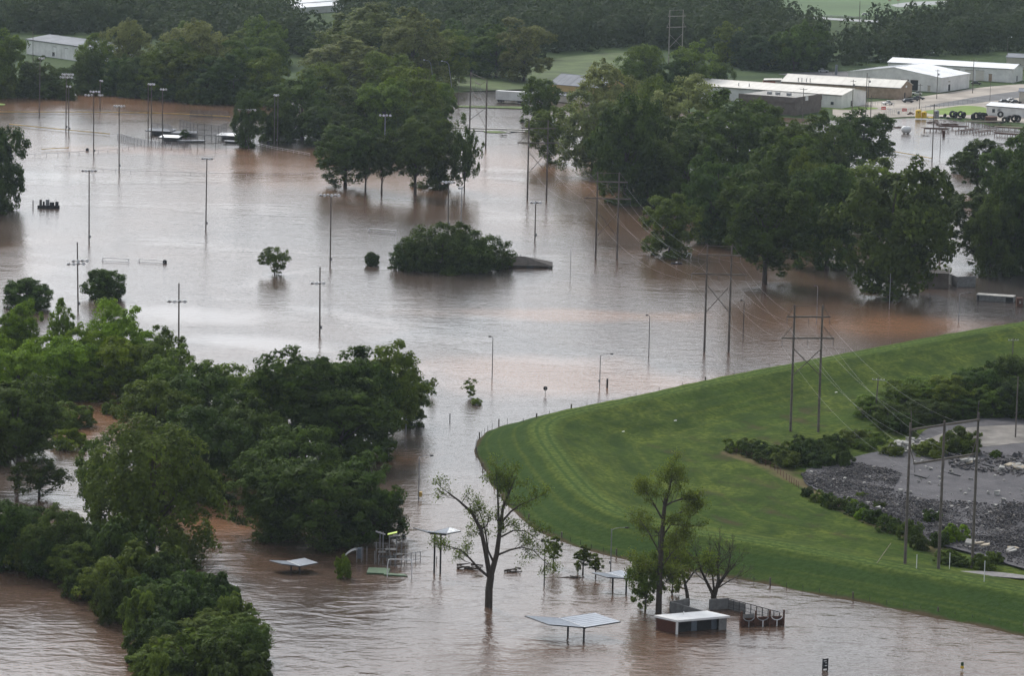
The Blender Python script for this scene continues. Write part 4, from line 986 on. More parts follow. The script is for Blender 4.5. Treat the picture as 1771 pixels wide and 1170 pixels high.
# ---------------------------------------------------------------- H-frame power pylons and their wires
def h_frame(label, bases, top, bars, brace=None, arms=(5.5, 6.5), peak=True, levee=False, r=.27, z=0.0, name='power_pylon', ins=True, pm=None, strain=None):
    pm = pm or WOOD_POLE
    PS = [GL(*b) if levee else G(*b, z) for b in bases]
    base = PS[0]; t = thing(name, label, 'power pylon', base)
    Ls = [Vector(p - base) for p in PS]; mid = (Ls[0] + Ls[-1]) / 2
    dirv = (Ls[-1] - Ls[0]); dirv.z = 0; half = dirv.length / 2; dirv.normalize()
    hs = hgt(bases[0][0], bases[0][1], top, base[2])
    for L in Ls: MB().tube((L.x, L.y, L.z - 1.5), (L.x, L.y, hs), r, r * .68, 8).build('pole', pm, t)
    hang = []
    for (yb_, a) in zip(bars, arms):
        zb = hgt(bases[0][0], bases[0][1], yb_, base[2]); c = Vector((mid.x, mid.y, zb))
        p, q = c - dirv * a, c + dirv * a; off = Vector((-dirv.y, dirv.x, 0)) * -.26
        ang = math.atan2(dirv.y, dirv.x)
        MB().box((c.x + off.x, c.y + off.y, zb), (2 * a, .2, .32), ang).build('crossarm', pm, t)
        for s in (-1, 0, 1):
            if not ins: continue
            e = c + dirv * (a * .97 * s) + off
            b = MB(); b.tube(e, e - Vector((0, 0, .25)), .03, .03, 5)
            for j in range(6): b.lathe([(.06, 0), (.13, .04), (.05, .12)], (e.x, e.y, e.z - .45 - j * .2), 7)
            b.build('insulator', STEEL_DARK, t)
            hang.append(Vector(base) + e - Vector((0, 0, 1.5)))
        for s in (-1, 1):
            e = c + dirv * (a * .95 * s); f = c + dirv * (half * s) + Vector((0, 0, 1.9 + .15 * a))
            MB().tube(e, f, .07, .07, 5).build('knee_brace', pm, t)
    if peak:
        zt = hs - .15
        MB().tube((Ls[0].x, Ls[0].y, zt), (Ls[-1].x, Ls[-1].y, zt), .07, .07, 5).build('tie_bar', pm, t)
    if brace:
        z1, z0_ = (hgt(bases[0][0], bases[0][1], q, base[2]) for q in brace)
        a, b_ = Ls[0], Ls[-1]; off = Vector((-dirv.y, dirv.x, 0)) * .2
        MB().tube(Vector((a.x, a.y, z1)) + off, Vector((b_.x, b_.y, z0_)) + off, .1, .1, 6).build('cross_brace', pm, t)
        MB().tube(Vector((a.x, a.y, z0_)) - off, Vector((b_.x, b_.y, z1)) - off, .1, .1, 6).build('cross_brace', pm, t)
    if strain:
        zb = hgt(bases[0][0], bases[0][1], strain, base[2])
        for L in Ls:
            b = MB(); p = Vector((L.x + .9, L.y - .2, zb + .25)); q = p + Vector((2.0, -.3, -.45)); b.tube(p, q, .12, .12, 7)
            b.tube((L.x, L.y, zb + .4), p, .03, .03, 5); b.tube(q, q + Vector((.5, 0, .5)), .03, .03, 5); b.build('strain_insulator', STEEL_DARK, t)
    return hang
T0 = h_frame('farthest wooden H-frame pylon standing out against the hazy far wood', [(1156, 112), (1179, 111)], 17, (28, 47), (58, 82), (5.0, 5.6), z=LAND, pm=mat('bleached_wood', (.34, .31, .28), .9))
T1 = h_frame('wooden H-frame pylon by the flooded lot, right of the middle wood', [(812, 240), (840, 256)], 125, (138, 162), (172, 208), (4.2, 6.0))
T2 = h_frame('wooden H-frame pylon left of the big grove with its feet in orange water', [(912, 345), (945, 345)], 208, (222, 247), (262, 300), (5.2, 6.4))
T3 = h_frame('wooden H-frame pylon in the channel in front of the big grove', [(1030, 447), (1067, 448)], 298, (314, 343), (365, 410), (5.2, 6.2))
T4 = h_frame('wooden H-frame pylon with a clear cross brace in the open water beyond the levee', [(1218, 609), (1260, 610)], 424, (441, 474), (492, 541), (4.9, 6.3))
T5 = h_frame('wooden H-frame pylon on the levee slope, largest of the row', [(1367, 748), (1415, 748)], 528, (548, 585), (603, 650), (4.4, 5.3), levee=True)
T6 = h_frame('three-poled wooden pylon at the edge of the rubble yard', [(1565, 978), (1623, 985), (1681, 984)], 733, (745, 805), None, (8.2, 7.2), peak=False, levee=True, r=.27, strain=826)
TA = h_frame('group of three bare poles showing above the middle wood', [(698, 150), (727, 152), (757, 148)], 57, (120,), None, (0.3,), peak=False, z=0, name='power_pylon', ins=False)
def wires(A, B, label, sag, r=.03):
    for i_, (p, q) in enumerate(zip(A, B)):
        pts = []
        for k in range(15):
            t_ = k / 14; c = p.lerp(q, t_); c.z -= sag * 4 * t_ * (1 - t_); pts.append(c)
        o = MB().path([tuple(x) for x in pts], r, 4).build('power_line', GLASSY_WIRE)
        tag(o, '%s %s %s' % (('left', 'middle', 'right')[i_ % 3], 'upper' if i_ < 3 else 'lower', label), 'power line', 'power lines ' + label.split('strung ')[1])
wires(T5, T6, 'power line strung from the levee pylon down to the three-poled pylon', 3.2, .013)
wires(T4, T5, 'power line strung from the cross-braced pylon to the levee pylon', 3.5, .013)
wires(T3, T4, 'power line strung from the channel pylon to the cross-braced pylon', 4.5, .015)
wires(T2, T3, 'power line strung from the orange-water pylon to the channel pylon', 4.5, .015)
wires(T1, T2, 'power line strung from the flooded-lot pylon to the orange-water pylon', 4.0, .015)
for nm, x in (('left', 1576), ('middle', 1634), ('right', 1690)):
    pass

def utility_pole(x, yb, yt, label, z=0.0, arm=2.4, tilt=0.0, r=.16, levee=False, trans=False, second=False, armm=None, group=None, lamp=False):
    P = GL(x, yb) if levee else G(x, yb, z); h = hgt(x, yb, yt, P[2]); t = thing('utility_pole', label, 'utility pole', P, 0, group)
    t.rotation_euler = (0, tilt, random.uniform(-.3, .3))
    MB().tube((0, 0, -1), (0, 0, h), r, r * .7, 8).build('pole', WOOD_POLE, t)
    if arm:
        zs = [h - .5] + ([h - 1.7] if second else [])
        for za in zs:
            MB().box((0, -.18, za), (arm, .1, .13)).build('crossarm', armm or WOOD_POLE, t)
            for s in (-.45, -.15, .2, .45): MB().lathe([(.05, 0), (.07, .1), (.03, .2)], (s * arm, -.18, za + .06), 6).build('insulator', LAMP, t)
    if trans: MB().lathe([(.25, 0), (.3, .05), (.3, .75), (.2, .85)], (.45, 0, h - 2.4), 10).build('transformer', STEEL, t)
    if lamp:
        MB().path([(0, 0, h - .2), (.7, 0, h + .1), (1.4, 0, h + .1)], .05, 5).build('arm', STEEL, t)
        MB().lathe([(.06, -.3), (.16, -.1), (.16, .15), (.05, .3)], (1.6, 0, h + .06), 8, 'x').build('lamp', LAMP, t)
    return t
utility_pole(1513, 724, 653, 'leaning utility pole with a pale crossarm in front of the dark hedge', levee=True, tilt=.05, arm=2.6, armm=STEEL)
utility_pole(1750, 642, 585, 'utility pole with a thin pale crossarm at the top of the hedge, right edge', levee=True, arm=2.3, armm=STEEL)
utility_pole(1756, 760, 652, 'bare pole without crossarm on the grey yard at the right edge', levee=True, arm=0)
utility_pole(793, 185, 135, 'dark bare pole on the water edge left of the white trailer', z=.1, arm=0, r=.14)
utility_pole(840, 197, 143, 'thin bare pole beside the flooded lot hedge', z=.1, arm=0, r=.1)
IY = LAND + .05
for x, yb, yt, lab, kw in [(1388, 210, 152, 'utility pole in front of the brown flat-roofed building', dict(arm=2.8)), (1474, 191, 138, 'utility pole with a transformer on the lawn by the long white building', dict(arm=2.2, trans=True)),
                           (1497, 205, 126, 'tallest utility pole at the corner of the long white building', dict(arm=0, r=.2)), (1501, 186, 132, 'brown utility pole right behind the tallest pole by the white building', dict(arm=1.6, trans=True)),
                           (1505, 220, 165, 'short dark pole in the flooded yard entrance', dict(arm=0, r=.2)), (1590, 188, 145, 'utility pole behind the yellow tanks', dict(arm=1.8)),
                           (1620, 171, 120, 'utility pole in front of the white gabled warehouse end', dict(arm=2.0, trans=True)), (1682, 161, 102, 'utility pole in front of the white roll-door building', dict(arm=2.8)),
                           (1712, 174, 138, 'thin pole on the lawn edge by the asphalt road', dict(arm=0, r=.1)), (1612, 276, 180, 'tall utility pole standing in the flooded pipe yard', dict(arm=2.4, r=.2)),
                           (1626, 261, 210, 'thin bare pole right of the tall pole in the pipe yard', dict(arm=0, r=.12)), (1608, 112, 91, 'small lamp pole behind the roll-door building', dict(arm=0, r=.1, lamp=True)),
                           (1741, 118, 64, 'tall lamp pole beside the grey building in the far corner', dict(arm=0, r=.12, lamp=True)), (1486, 42, 2, 'dark utility pole on the far grass field', dict(arm=0, r=.22)), (1656, 285, 262, 'leaning dead pole behind the right-edge trees', dict(arm=0, r=.12)),
                           (1440, 128, 113, 'short pale pole on the dark gravel lot', dict(arm=0, r=.1)), (57, 118, 45, 'thin pole behind the white building at upper left', dict(arm=0, r=.16)), (283, 130, 45, 'thin pole rising from the trees at upper left', dict(arm=0, r=.16))]:
    utility_pole(x, yb, yt, lab, z=IY, **kw)
def curved_lamp(x, yb, yt, label):
    P = G(x, yb, .2); k = mpp(x, yb); t = thing('street_lamp', label, 'street lamp', P); h = hgt(x, yb, yt, .2)
    MB().tube((3.5, 0, 0), (1.6, 0, h - 1.2), .14, .11, 6).build('pole', STEEL, t)
    MB().path([(1.6, 0, h - 1.2), (.9, 0, h - .3), (-.8, 0, h + .1)], .1, 5).build('arm', STEEL, t)
    MB().lathe([(.06, -.4), (.2, -.1), (.18, .2), (.05, .4)], (-1.1, 0, h + .1), 8, 'x').build('lamp', LAMP, t)
for x, yb, yt, lab in [(704, 160, 102, 'left of the three leaning pale lamp poles above the middle wood'), (737, 164, 104, 'middle of the three leaning pale lamp poles above the middle wood'), (768, 166, 106, 'right of the three leaning pale lamp poles above the middle wood')]:
    curved_lamp(x, yb, yt, lab)

# ---------------------------------------------------------------- butterfly-roof picnic shelters
def shelter(label, seam, left, right, posts, zs, zw):
    """seam (back, front), left tips (back, front), right tips (back, front) as pixels; posts as pixels of their foot"""
    S = [G(*p, zs) for p in seam]; Lf = [G(*p, zw) for p in left]; Rt = [G(*p, zw) for p in right]
    base = (S[0] + S[1]) / 2; base[2] = 0
    t = thing('picnic_shelter', label, 'shelter', base)
    loc = lambda p: tuple(np.asarray(p) - base)
    for nm, a in (('roof_panel', [S[0], Lf[0], Lf[1], S[1]]), ('roof_panel', [S[1], Rt[1], Rt[0], S[0]])):
        q = [Vector(loc(p)) for p in a]; b = MB(); n = 7
        # standing seams along the panel
        b.slab(q, .09).build(nm, SAIL, t)
        e = MB()
        for k in range(n + 1):
            u = k / n; p0 = q[0].lerp(q[3], u) if nm else q[0]; p1 = q[1].lerp(q[2], u)
            e.tube(p0 + Vector((0, 0, .013)), p1 + Vector((0, 0, .013)), .022, .022, 4)
        e.build('roof_rib', SAIL, t)
        fr = MB()
        for i in range(1, 4): fr.tube(q[i - 1] - Vector((0, 0, .1)), q[i] - Vector((0, 0, .1)), .09, .09, 6)
        fr.build('edge_beam', STEEL_DARK, t)
    a, b_ = Vector(loc(S[0])), Vector(loc(S[1])); u = Vector((0, 0, .03))
    MB().tube(a + u, b_ + u, .07, .07, 6).build('valley_gutter', WHITE, t)
    MB().tube(a - Vector((0, 0, .2)), b_ - Vector((0, 0, .2)), .12, .12, 6).build('valley_beam', STEEL_DARK, t)
    for (px, py) in posts:
        p = Vector(loc(G(px, py, 0)))
        # the post stands under the valley line
        ab = (b_ - a); s = max(.04, min(.96, (p - a).dot(ab) / ab.dot(ab))); top = a + ab * s
        MB().tube((top.x, top.y, -1.5), (top.x, top.y, top.z - .1), .15, .15, 8).build('post', STEEL_DARK, t)
    return t
shelter('largest butterfly-roofed picnic shelter standing in the water at the bottom centre', [(967, 1070), (1012, 1086)], [(908, 1066), (950, 1081)], [(1029, 1061), (1073, 1076)], [(969, 1102), (1010, 1115)], 2.2, 2.75)
shelter('small butterfly-roofed picnic shelter in brown water at the left, below the broad dark tree', [(497, 971), (519, 980)], [(466, 970), (488, 976)], [(527, 966), (550, 974)], [(498, 988), (518, 995)], 1.3, 1.6)
shelter('low butterfly-roofed picnic shelter between the conical young trees and the thin-crowned tree', [(1048, 992), (1085, 1001)], [(1024, 991), (1050, 999)], [(1074, 987), (1096, 996)], [(1046, 1022), (1083, 1028)], 2.3, 2.6)
shelter('tallest picnic shelter on slender posts, half hidden by the half-bare tree', [(744, 922), (772, 924)], [(715, 913), (740, 921)], [(778, 913), (797, 919)], [(743, 998), (770, 985)], 6.6, 7.3)

# ---------------------------------------------------------------- white-roofed restroom building
def restroom():
    zr = 2.2
    L, Fr, Rr = G(1131, 1065, zr), G(1171, 1074, zr), G(1263, 1066, zr); Bk = L + Rr - Fr
    base = Fr.copy(); base[2] = 0; t = thing('restroom_building', 'low flooded building with a flat white roof and a red brick end wall', 'building', base)
    q = [Vector(p - base) for p in (L, Fr, Rr, Bk)]
    MB().slab([q[0], q[1], q[2], q[3]], .32).build('roof', WHITE, t)
    ux = (q[2] - q[1]); ux.z = 0; W = ux.length; ux.normalize(); uy = (q[0] - q[1]); uy.z = 0; D = uy.length; uy.normalize()
    def P(a, b, z=0): v = q[1] + ux * a + uy * b; return Vector((v.x, v.y, z))
    zt = zr - .33
    def wall(name, a0, b0, a1, b1, m, z0=-1.5, z1=None, th=.2):
        p, r_ = P(a0, b0), P(a1, b1); c = (p + r_) / 2; d = r_ - p
        return MB().box((c.x, c.y, (z0 + (z1 or zt)) / 2), (d.length, th, (z1 or zt) - z0), math.atan2(d.y, d.x)).build(name, m, t)
    w = wall('brick_wall', .25, .55, .25, D - .3, RED_BRICK)
    # courses of brick standing proud by a finger
    p, r_ = P(.13, .6), P(.13, D - .35); d = r_ - p; n = int(d.length / .5); bm = MB(); bm.box((0, 0, 0), (.42, .05, .18)); br0 = None
    for row in range(8):
        for k in range(n):
            c = p + d * ((k + .5 + (.5 if row % 2 else 0)) / (n + .5)); z = .15 + row * .225
            if br0 is None: br0 = bm.build('brick', RED_BRICK, w); o = br0
            else: o = br0.copy(); COL.objects.link(o)
            o.location = (c.x, c.y, z); o.rotation_euler = (0, 0, math.atan2(d.y, d.x))
    wall('rear_wall', .2, D - .3, W - .3, D - .3, GREY_BLOCK)
    wall('recessed_front_wall', .4, 1.5, W * .8, 1.5, DARK)
    wall('side_wall', W - .3, .4, W - .3, D - .3, GREY_BLOCK)
    wall('front_wall', W * .82, .35, W - .42, .35, GREY_BLOCK)
    for a in (W * .40, W * .78):
        d_ = wall('door', a, 1.36, a + .95, 1.36, BLUE, -1.4, 1.7, .07); d_['label'] = 'grey-blue door leaf'
    c = P(.12, .12); MB().box((c.x, c.y, .1), (.28, .28, 2 * zt - .3), math.atan2(ux.y, ux.x)).build('corner_post', WHITE, t)
    v = P(W * .45, D * .75); MB().lathe([(.07, 0), (.07, .35), (.1, .36), (.1, .42)], (v.x, v.y, zr), 8).build('roof_vent', WHITE, t)
restroom()

def wall_run(name, label, cat, pts, h, m, seg=1.6, th=.16, post_m=None, cap=True, z0=-1.2):
    P = [G(x, y) for x, y in pts]; base = P[0].copy(); t = thing(name, label, cat, base)
    for a, b_ in zip(P[:-1], P[1:]):
        a, b_ = Vector(a - base), Vector(b_ - base); d = b_ - a; n = max(1, round(d.length / seg)); ang = math.atan2(d.y, d.x)
        for k in range(n):
            c = a + d * ((k + .5) / n)
            MB().box((c.x, c.y, (h + z0) / 2), (d.length / n - .06, th, h - z0), ang).build('panel', m, t)
            e = a + d * (k / n); MB().box((e.x, e.y, (h + .1 + z0) / 2), (.12, th + .1, h + .1 - z0), ang).build('post', post_m or m, t)
        if cap: c = (a + b_) / 2; MB().box((c.x, c.y, h + .07), (d.length, th + .06, .1), ang).build('cap_rail', post_m or m, t)
    return t
wall_run('screen_wall', 'grey L-shaped screen wall right behind the white roof', 'wall', [(1191, 1056), (1159, 1062), (1217, 1078)], 1.75, GREY_BLOCK, 2.2)
wall_run('screen_wall', 'grey board wall under the leafless brush tree', 'wall', [(1227, 1056), (1259, 1054)], 1.6, GREY_BLOCK, 1.5)
def enclosure_fence():
    P = [G(1259, 1054), G(1348, 1078)]; base = P[0]; t = thing('enclosure_fence', 'long open-framed fence running from the board wall to the rusty stalls', 'fence', base)
    d = Vector(P[1] - base); n = 9; ang = math.atan2(d.y, d.x); h = 1.65
    for k in range(n + 1):
        e = d * (k / n); MB().box((e.x, e.y, .2), (.1, .1, 2 * h - .3), ang).build('post', STEEL_DARK, t)
    for z, w in ((h, .12), (.9, .05), (.35, .05)): c = d / 2; MB().box((c.x, c.y, z), (d.length, .06, w), ang).build('rail', STEEL_DARK, t)
    for k in range(n):
        c = d * ((k + .5) / n); MB().box((c.x, c.y, .75), (d.length / n - .12, .03, 1.5), ang).build('mesh_panel', LINK if k > 2 else GREY_BLOCK, t)
enclosure_fence()
def rusty_stalls():
    A, B = G(1282, 1086), G(1355, 1083); base = A; t = thing('rusty_stall_row', 'row of rust-red panelled stalls with white curved brackets at the end of the enclosure', 'stalls', base)
    d = Vector(B - A); ang = math.atan2(d.y, d.x); n = 3; h = 2.0; nv = Vector((-d.y, d.x, 0)).normalized()
    for k in range(n):
        c = d * ((k + .5) / n) + nv * .8
        MB().box((c.x, c.y, .1), (d.length / n - .1, .12, h - .1 + .6), ang).build('rusty_panel', RUST, t)
    for k in range(n + 1):
        e = d * (k / n); MB().box((e.x, e.y, .8), (.24, .24, 3.4), ang).build('post', RUST, t)
        e2 = e + nv * .8 * .55; MB().box((e2.x, e2.y, .2), (.1, .9, 2.2), ang).build('side_panel', RUST, t)
    c = d * (.5 / n) - nv * .02 ; MB().box((c.x, c.y, 1.75), (d.length / n * .8, .05, .6), ang).build('grey_board', GREY_BLOCK, t)
    for k in range(n):
        c = d * ((k + .5) / n) - nv * .18; pts = []
        for j in range(9):
            a = math.pi * (1.12 + .76 * j / 8); r_ = d.length / n * .42
            pts.append(Vector((c.x, c.y, 1.75)) + Vector(d).normalized() * (r_ * math.cos(a)) + Vector((0, 0, r_ * math.sin(a) * .8)))
        MB().path(pts, .07, 6).build('curved_bracket', LAMP if k == 2 else STEEL, t)
        MB().tube((c.x, c.y, -.5), (c.x, c.y, 1.0), .09, .09, 7).build('bracket_stem', LAMP if k else STEEL, t)
    for z in (2.1, 2.25, 2.4): e = d; MB().tube((e.x - 1.6, e.y, z), (e.x + .7, e.y, z), .03, .03, 5).build('rail', STEEL, t)
rusty_stalls()

# ---------------------------------------------------------------- playground
k_ = mpp(690, 985)
def play_tower():
    O = G(690, 975); t = thing('play_tower', 'grey metal climbing tower of the flooded playground with a lime roof panel', 'playground tower', O)
    def L(x, y, dy=0): return Vector(((x - 690) * k_, dy, (975 - y) * k_))
    for x, yt, dy in [(656, 922, 1), (662, 918, -1), (673, 925, -.8), (685, 924, 1), (650, 938, 0), (694, 938, .3), (648, 952, -1), (668, 948, 1.4), (676, 952, -1.5), (700, 950, 1), (655, 956, -2), (684, 957, -2)]:
        p = L(x, yt, dy); MB().tube((p.x, dy, -1), p, .075, .075, 7).build('post', STEEL, t)
    for x, y, w, dy in [(662, 956, 1.6, 0), (675, 952, 1.8, .6), (688, 958, 1.6, -.4), (670, 962, 2.6, -.8)]:
        p = L(x, y, dy); MB().box(p, (w, 1.4, .1)).build('deck', STEEL_DARK, t)
    for x, y, w, dy in [(652, 938, 1.0, -.6), (664, 941, 1.3, .4), (690, 940, 1.0, .2), (676, 942, 1.2, -.5), (658, 947, 1.5, -1.2), (697, 952, 1.2, .4)]:
        p = L(x, y, dy); b = MB(); b.tube(p - Vector((w / 2, 0, 0)), p + Vector((w / 2, 0, 0)), .035, .035, 5)
        for j in range(6): q = p + Vector((-w / 2 + w * j / 5, 0, 0)); b.tube(q, q - Vector((0, 0, .7)), .02, .02, 4)
        b.build('guard_rail', STEEL, t)
    c = L(678, 921, 0); MB().slab([c + Vector(v) for v in ((-.8, -.6, -.25), (.75, -.6, .15), (.75, .6, .15), (-.8, .6, -.25))], .07).build('lime_roof_panel', LIME, t)
    c = L(681, 925, 0); MB().slab([c + Vector(v) for v in ((-.9, -.75, -.35), (.95, -.75, .0), (.95, .5, .0), (-.9, .5, -.35))], .12).build('roof_panel', STEEL_DARK, t)
    c = L(657, 921, 0); MB().slab([c + Vector(v) for v in ((-.8, -.6, .2), (.8, -.6, -.3), (.8, .6, -.3), (-.8, .6, .2))], .1).build('roof_panel', STEEL_DARK, t)
    p = L(697, 925, 0); MB().box(p, (.55, .1, .22)).build('wing_plate', STEEL_DARK, t)
play_tower()
def slide():
    O = G(618, 972); k = mpp(618, 972); t = thing('slide', 'white curved slide with a dark platform box at the left of the playground', 'slide', O)
    def L(x, y, dy=0): return Vector(((x - 618) * k, dy, (972 - y) * k))
    pts = [L(597, 962), L(602, 957), (L(608, 953)), L(613, 951), L(618, 951)]
    b = MB()
    for a, c in zip(pts[:-1], pts[1:]): b.slab([a + Vector((0, -.35, .05)), c + Vector((0, -.35, .05)), c + Vector((0, .35, .05)), a + Vector((0, .35, .05))], .1)
    b.build('chute', WHITE, t)
    for s in (-.37, .37): MB().path([p + Vector((0, s, .14)) for p in pts], .05, 5).build('chute_rim', WHITE, t)
    for x, yt, dy in [(617, 947, -.6), (625, 945, -.6), (627, 948, .6), (634, 947, .6)]: p = L(x, yt, dy); MB().tube((p.x, dy, -1), p, .07, .07, 7).build('post', STEEL, t)
    c = L(622, 957); MB().box(c, (.75, 1.0, 1.7)).build('platform_box', BLUE, t)
slide()
def swing(x0, x1, y0, yt, label, m, bays=1, low=0.0):
    A, B = G(x0, y0), G(x1, y0 + 1); t = thing('swing_frame', label, 'swing frame', A); d = Vector(B - A); h = up(x0, y0, yt)
    MB().tube((.3, 0, h), (d.x - .3, d.y, h), .07, .07, 8).build('top_bar', m, t)
    for p, s in ((Vector((0, 0, 0)), 1), (d, -1)):
        for q in (-.7, .7):
            MB().path([(p.x, p.y + q, -1), (p.x, p.y + q * .75, h * .6), (p.x + .1 * s, p.y + q * .3, h * .95), (p.x + .32 * s, p.y, h)], .065, 7).build('leg', m, t)
    return t
swing(670, 712, 998, 968, 'white tubular swing frame standing in front of the climbing tower', LAMP)
def rail_frame():
    A, B = G(703, 974), G(727, 970); t = thing('climbing_frame', 'low grey railed climbing frame right of the playground tower', 'climbing frame', A); d = Vector(B - A); h = 1.5
    for u in (0, .33, .66, 1): MB().tube((d.x * u, d.y * u, -1), (d.x * u, d.y * u, h), .06, .06, 6).build('post', STEEL, t)
    for z in (h - .05, .25): MB().tube((0, 0, z), (d.x, d.y, z), .045, .045, 6).build('rail', STEEL, t)
    for j in range(1, 10): MB().tube((d.x * j / 10, d.y * j / 10, .25), (d.x * j / 10, d.y * j / 10, h - .05), .022, .022, 4).build('bar', STEEL, t)
rail_frame()
def float_mat():
    P = G(655, 990); o = MB().slab([(-1.9, -1.9, .28), (1.6, -1.9, .2), (1.8, 1.7, .3), (-1.7, 1.9, .3)], .35)
    o.slab([(1.0, -2.8, .22), (4.8, -3.2, .18), (4.2, -2.0, .2), (.8, -1.5, .24)], .3)
    q = o.build('floating_turf_mat', GREEN_TARP); q.location = P; tag(q, 'dark green mat afloat in front of the climbing tower', 'mat')
float_mat()
# --- drift in the current
def drift(x, y, w, label, n=9, h=.5, m=DRIFT, name='driftwood_pile', seed=0):
    rd = random.Random(seed); P = G(x, y); W = w * mpp(x, y); b = MB()
    for k in range(n):
        a = rd.uniform(-.6, .6) + (math.pi if rd.random() < .5 else 0); l = W * rd.uniform(.3, .7); c = Vector((rd.uniform(-.35, .35) * W, rd.uniform(-.5, .5), rd.uniform(-.05, h)))
        d = Vector((math.cos(a), math.sin(a) * .6, rd.uniform(-.12, .25))) * l / 2; b.tube(c - d, c + d, rd.uniform(.05, .2) * (1 + h * .3), .03, 6)
    o = b.build(name, m); o.location = P; return tag(o, label, 'driftwood')
drift(812, 985, 44, 'dark driftwood pile caught in the current left of the half-bare trunk', 14, .9, seed=2)
drift(826, 998, 26, 'pale planks drifting at the foot of the half-bare tree', 5, .15, PLANK, seed=3)
drift(890, 990, 36, 'low drift pile under the right boughs of the half-bare tree', 10, .6, seed=4)
drift(985, 1000, 50, 'thin line of floating twigs between the half-bare tree and the cones', 6, .1, seed=5)
drift(1300, 305 + 60, 10, 'scrap of drift at the edge of the big grove', 4, .3, seed=6)
drift(870, 236, 14, 'small brown drift heap beside the flooded-lot pylon', 6, .8, seed=7)
def fallen_tank(x, y, w, label):
    P = G(x, y); W = w * mpp(x, y); t = thing('floating_drum', label, 'drum', P, random.uniform(-.2, .2))
    MB().lathe([(.18, -W / 2), (.3, -W / 2 + .1), (.3, W / 2 - .1), (.18, W / 2)], (0, 0, .12), 10, 'x').build('drum_body', STEEL_DARK, t)
    MB().lathe([(.14, -.25), (.2, -.1), (.2, .1), (.14, .25)], (0, 0, .42), 8, 'x').build('white_cap', WHITE, t)
fallen_tank(1170, 457, 20, 'dark floating drum with a pale cap left of the cross-braced pylon')
def bent_frame():
    P = G(1183, 446); k = mpp(1183, 446); t = thing('bent_white_frame', 'bent white pipe frame sticking out of the water left of the cross-braced pylon', 'pipe frame', P)
    MB().path([((x - 1183) * k, 0, (446 - y) * k) for x, y in ((1179, 444), (1185, 446), (1188, 443), (1190, 438), (1196, 439), (1194, 447))], .11, 6).build('pipe', WHITE, t)
    MB().tube((-.6, .1, .2), (.4, .1, .35), .09, .09, 6).build('side_pipe', WHITE, t)
bent_frame()

# ---------------------------------------------------------------- drowned buildings in the park
def hip_roof_building():
    x0, x1 = 874, 955; zE = .6
    A, B = G(852, 461, zE), G(956, 459, zE); base = (A + B) / 2; base[2] = 0
    t = thing('drowned_pavilion', 'drowned building with a dark hipped shingle roof right of the island clump', 'building', base, 0)
    W = (B - A)[0]; D = 9.0; rise = 1.9
    v = [(-W / 2, 0, zE), (W / 2, 0, zE), (W / 2, D, zE), (-W / 2, D, zE), (-W * .1, D / 2, zE + rise), (W * .03, D / 2, zE + rise)]
    b = MB(); b.add(v, [(0, 1, 5, 4), (1, 2, 5), (2, 3, 4, 5), (3, 0, 4), (3, 2, 1, 0)]); r_ = b.build('roof', SHINGLE, t)
    c = MB()
    for j in range(1, 9):      # courses of shingle, each a lip on the front slope
        u = j / 9; a_ = Vector(v[0]).lerp(Vector(v[4]), u); d_ = Vector(v[1]).lerp(Vector(v[5]), u); c.tube(a_ + Vector((.1, 0, .013)), d_ + Vector((-.1, 0, .013)), .035, .035, 4)
    c.build('shingle_course', SHINGLE, t)
    MB().box((0, D / 2, -.15), (W - 2.4, D - 1.8, 2 * zE + .28)).build('wall', BROWN, t)
    MB().box((0, -.04, zE - .02), (W + .2, .08, .2)).build('fascia', STEEL_DARK, t)
    for x, w in ((-W * .22, 1.6), (W * .12, 1.9)): MB().box((x, .86, .5), (w, .06, .8)).build('window', BLUE, t)
    MB().tube((-W * .04, D / 2, zE + rise), (-W * .04, D / 2, zE + rise + .6), .08, .08, 6).build('vent_pipe', STEEL, t)
hip_roof_building()
def flat_block(name, label, cat, x0, y0, x1, y1, yt, depth_, m, roofm, parts=None, z=0.0, roof_t=.2, over=.15):
    A, B = G(x0, y0, z), G(x1, y1, z); h = hgt((x0 + x1) / 2, (y0 + y1) / 2, yt, z); d = Vector(B - A); ang = math.atan2(d.y, d.x); W = d.length
    t = thing(name, label, cat, A, ang)
    MB().box((W / 2, depth_ / 2, h / 2 - .6), (W, depth_, h + 1.2)).build('wall', m, t)
    MB().box((W / 2, depth_ / 2, h + roof_t / 2 + .003), (W + 2 * over, depth_ + 2 * over, roof_t)).build('roof', roofm, t)
    for p in parts or []: p(t, W, h, depth_)
    return t
flat_block('drowned_shed', 'low dark brick shed under the largest grove tree, drowned to its eaves', 'shed', 1590, 497, 1640, 499, 474, 7, BROWN, SHINGLE)
def block_fence():
    wall_run('block_enclosure', 'grey walled enclosure with an open top rail right of the drowned shed', 'wall', [(1622, 484), (1655, 497), (1687, 496)], 2.6, GREY_BLOCK, 3.2)
block_fence()
def long_box():
    flat_block('long_grey_trough', 'long grey box with darker ends half sunk in the water at right', 'box', 1689, 520, 1752, 524, 513, 3.0, GREY_BLOCK, CONCRETE,
               [lambda t, W, h, D: MB().box((W - .9, -.06, h / 2), (1.9, .1, h)).build('end_panel', STEEL_DARK, t), lambda t, W, h, D: MB().box((.4, -.06, h / 2), (.5, .1, h)).build('end_panel', STEEL_DARK, t)])
long_box()
flat_block('rusty_bin', 'upright rust-red bin with pale marks at the right edge of the water', 'bin', 1759, 531, 1769, 531, 517, 1.2, RUST, RUST, [lambda t, W, h, D: MB().box((W * .5, -.03, h * .55), (W * .3, .04, h * .3)).build('pale_mark', CONCRETE, t)], over=.04)
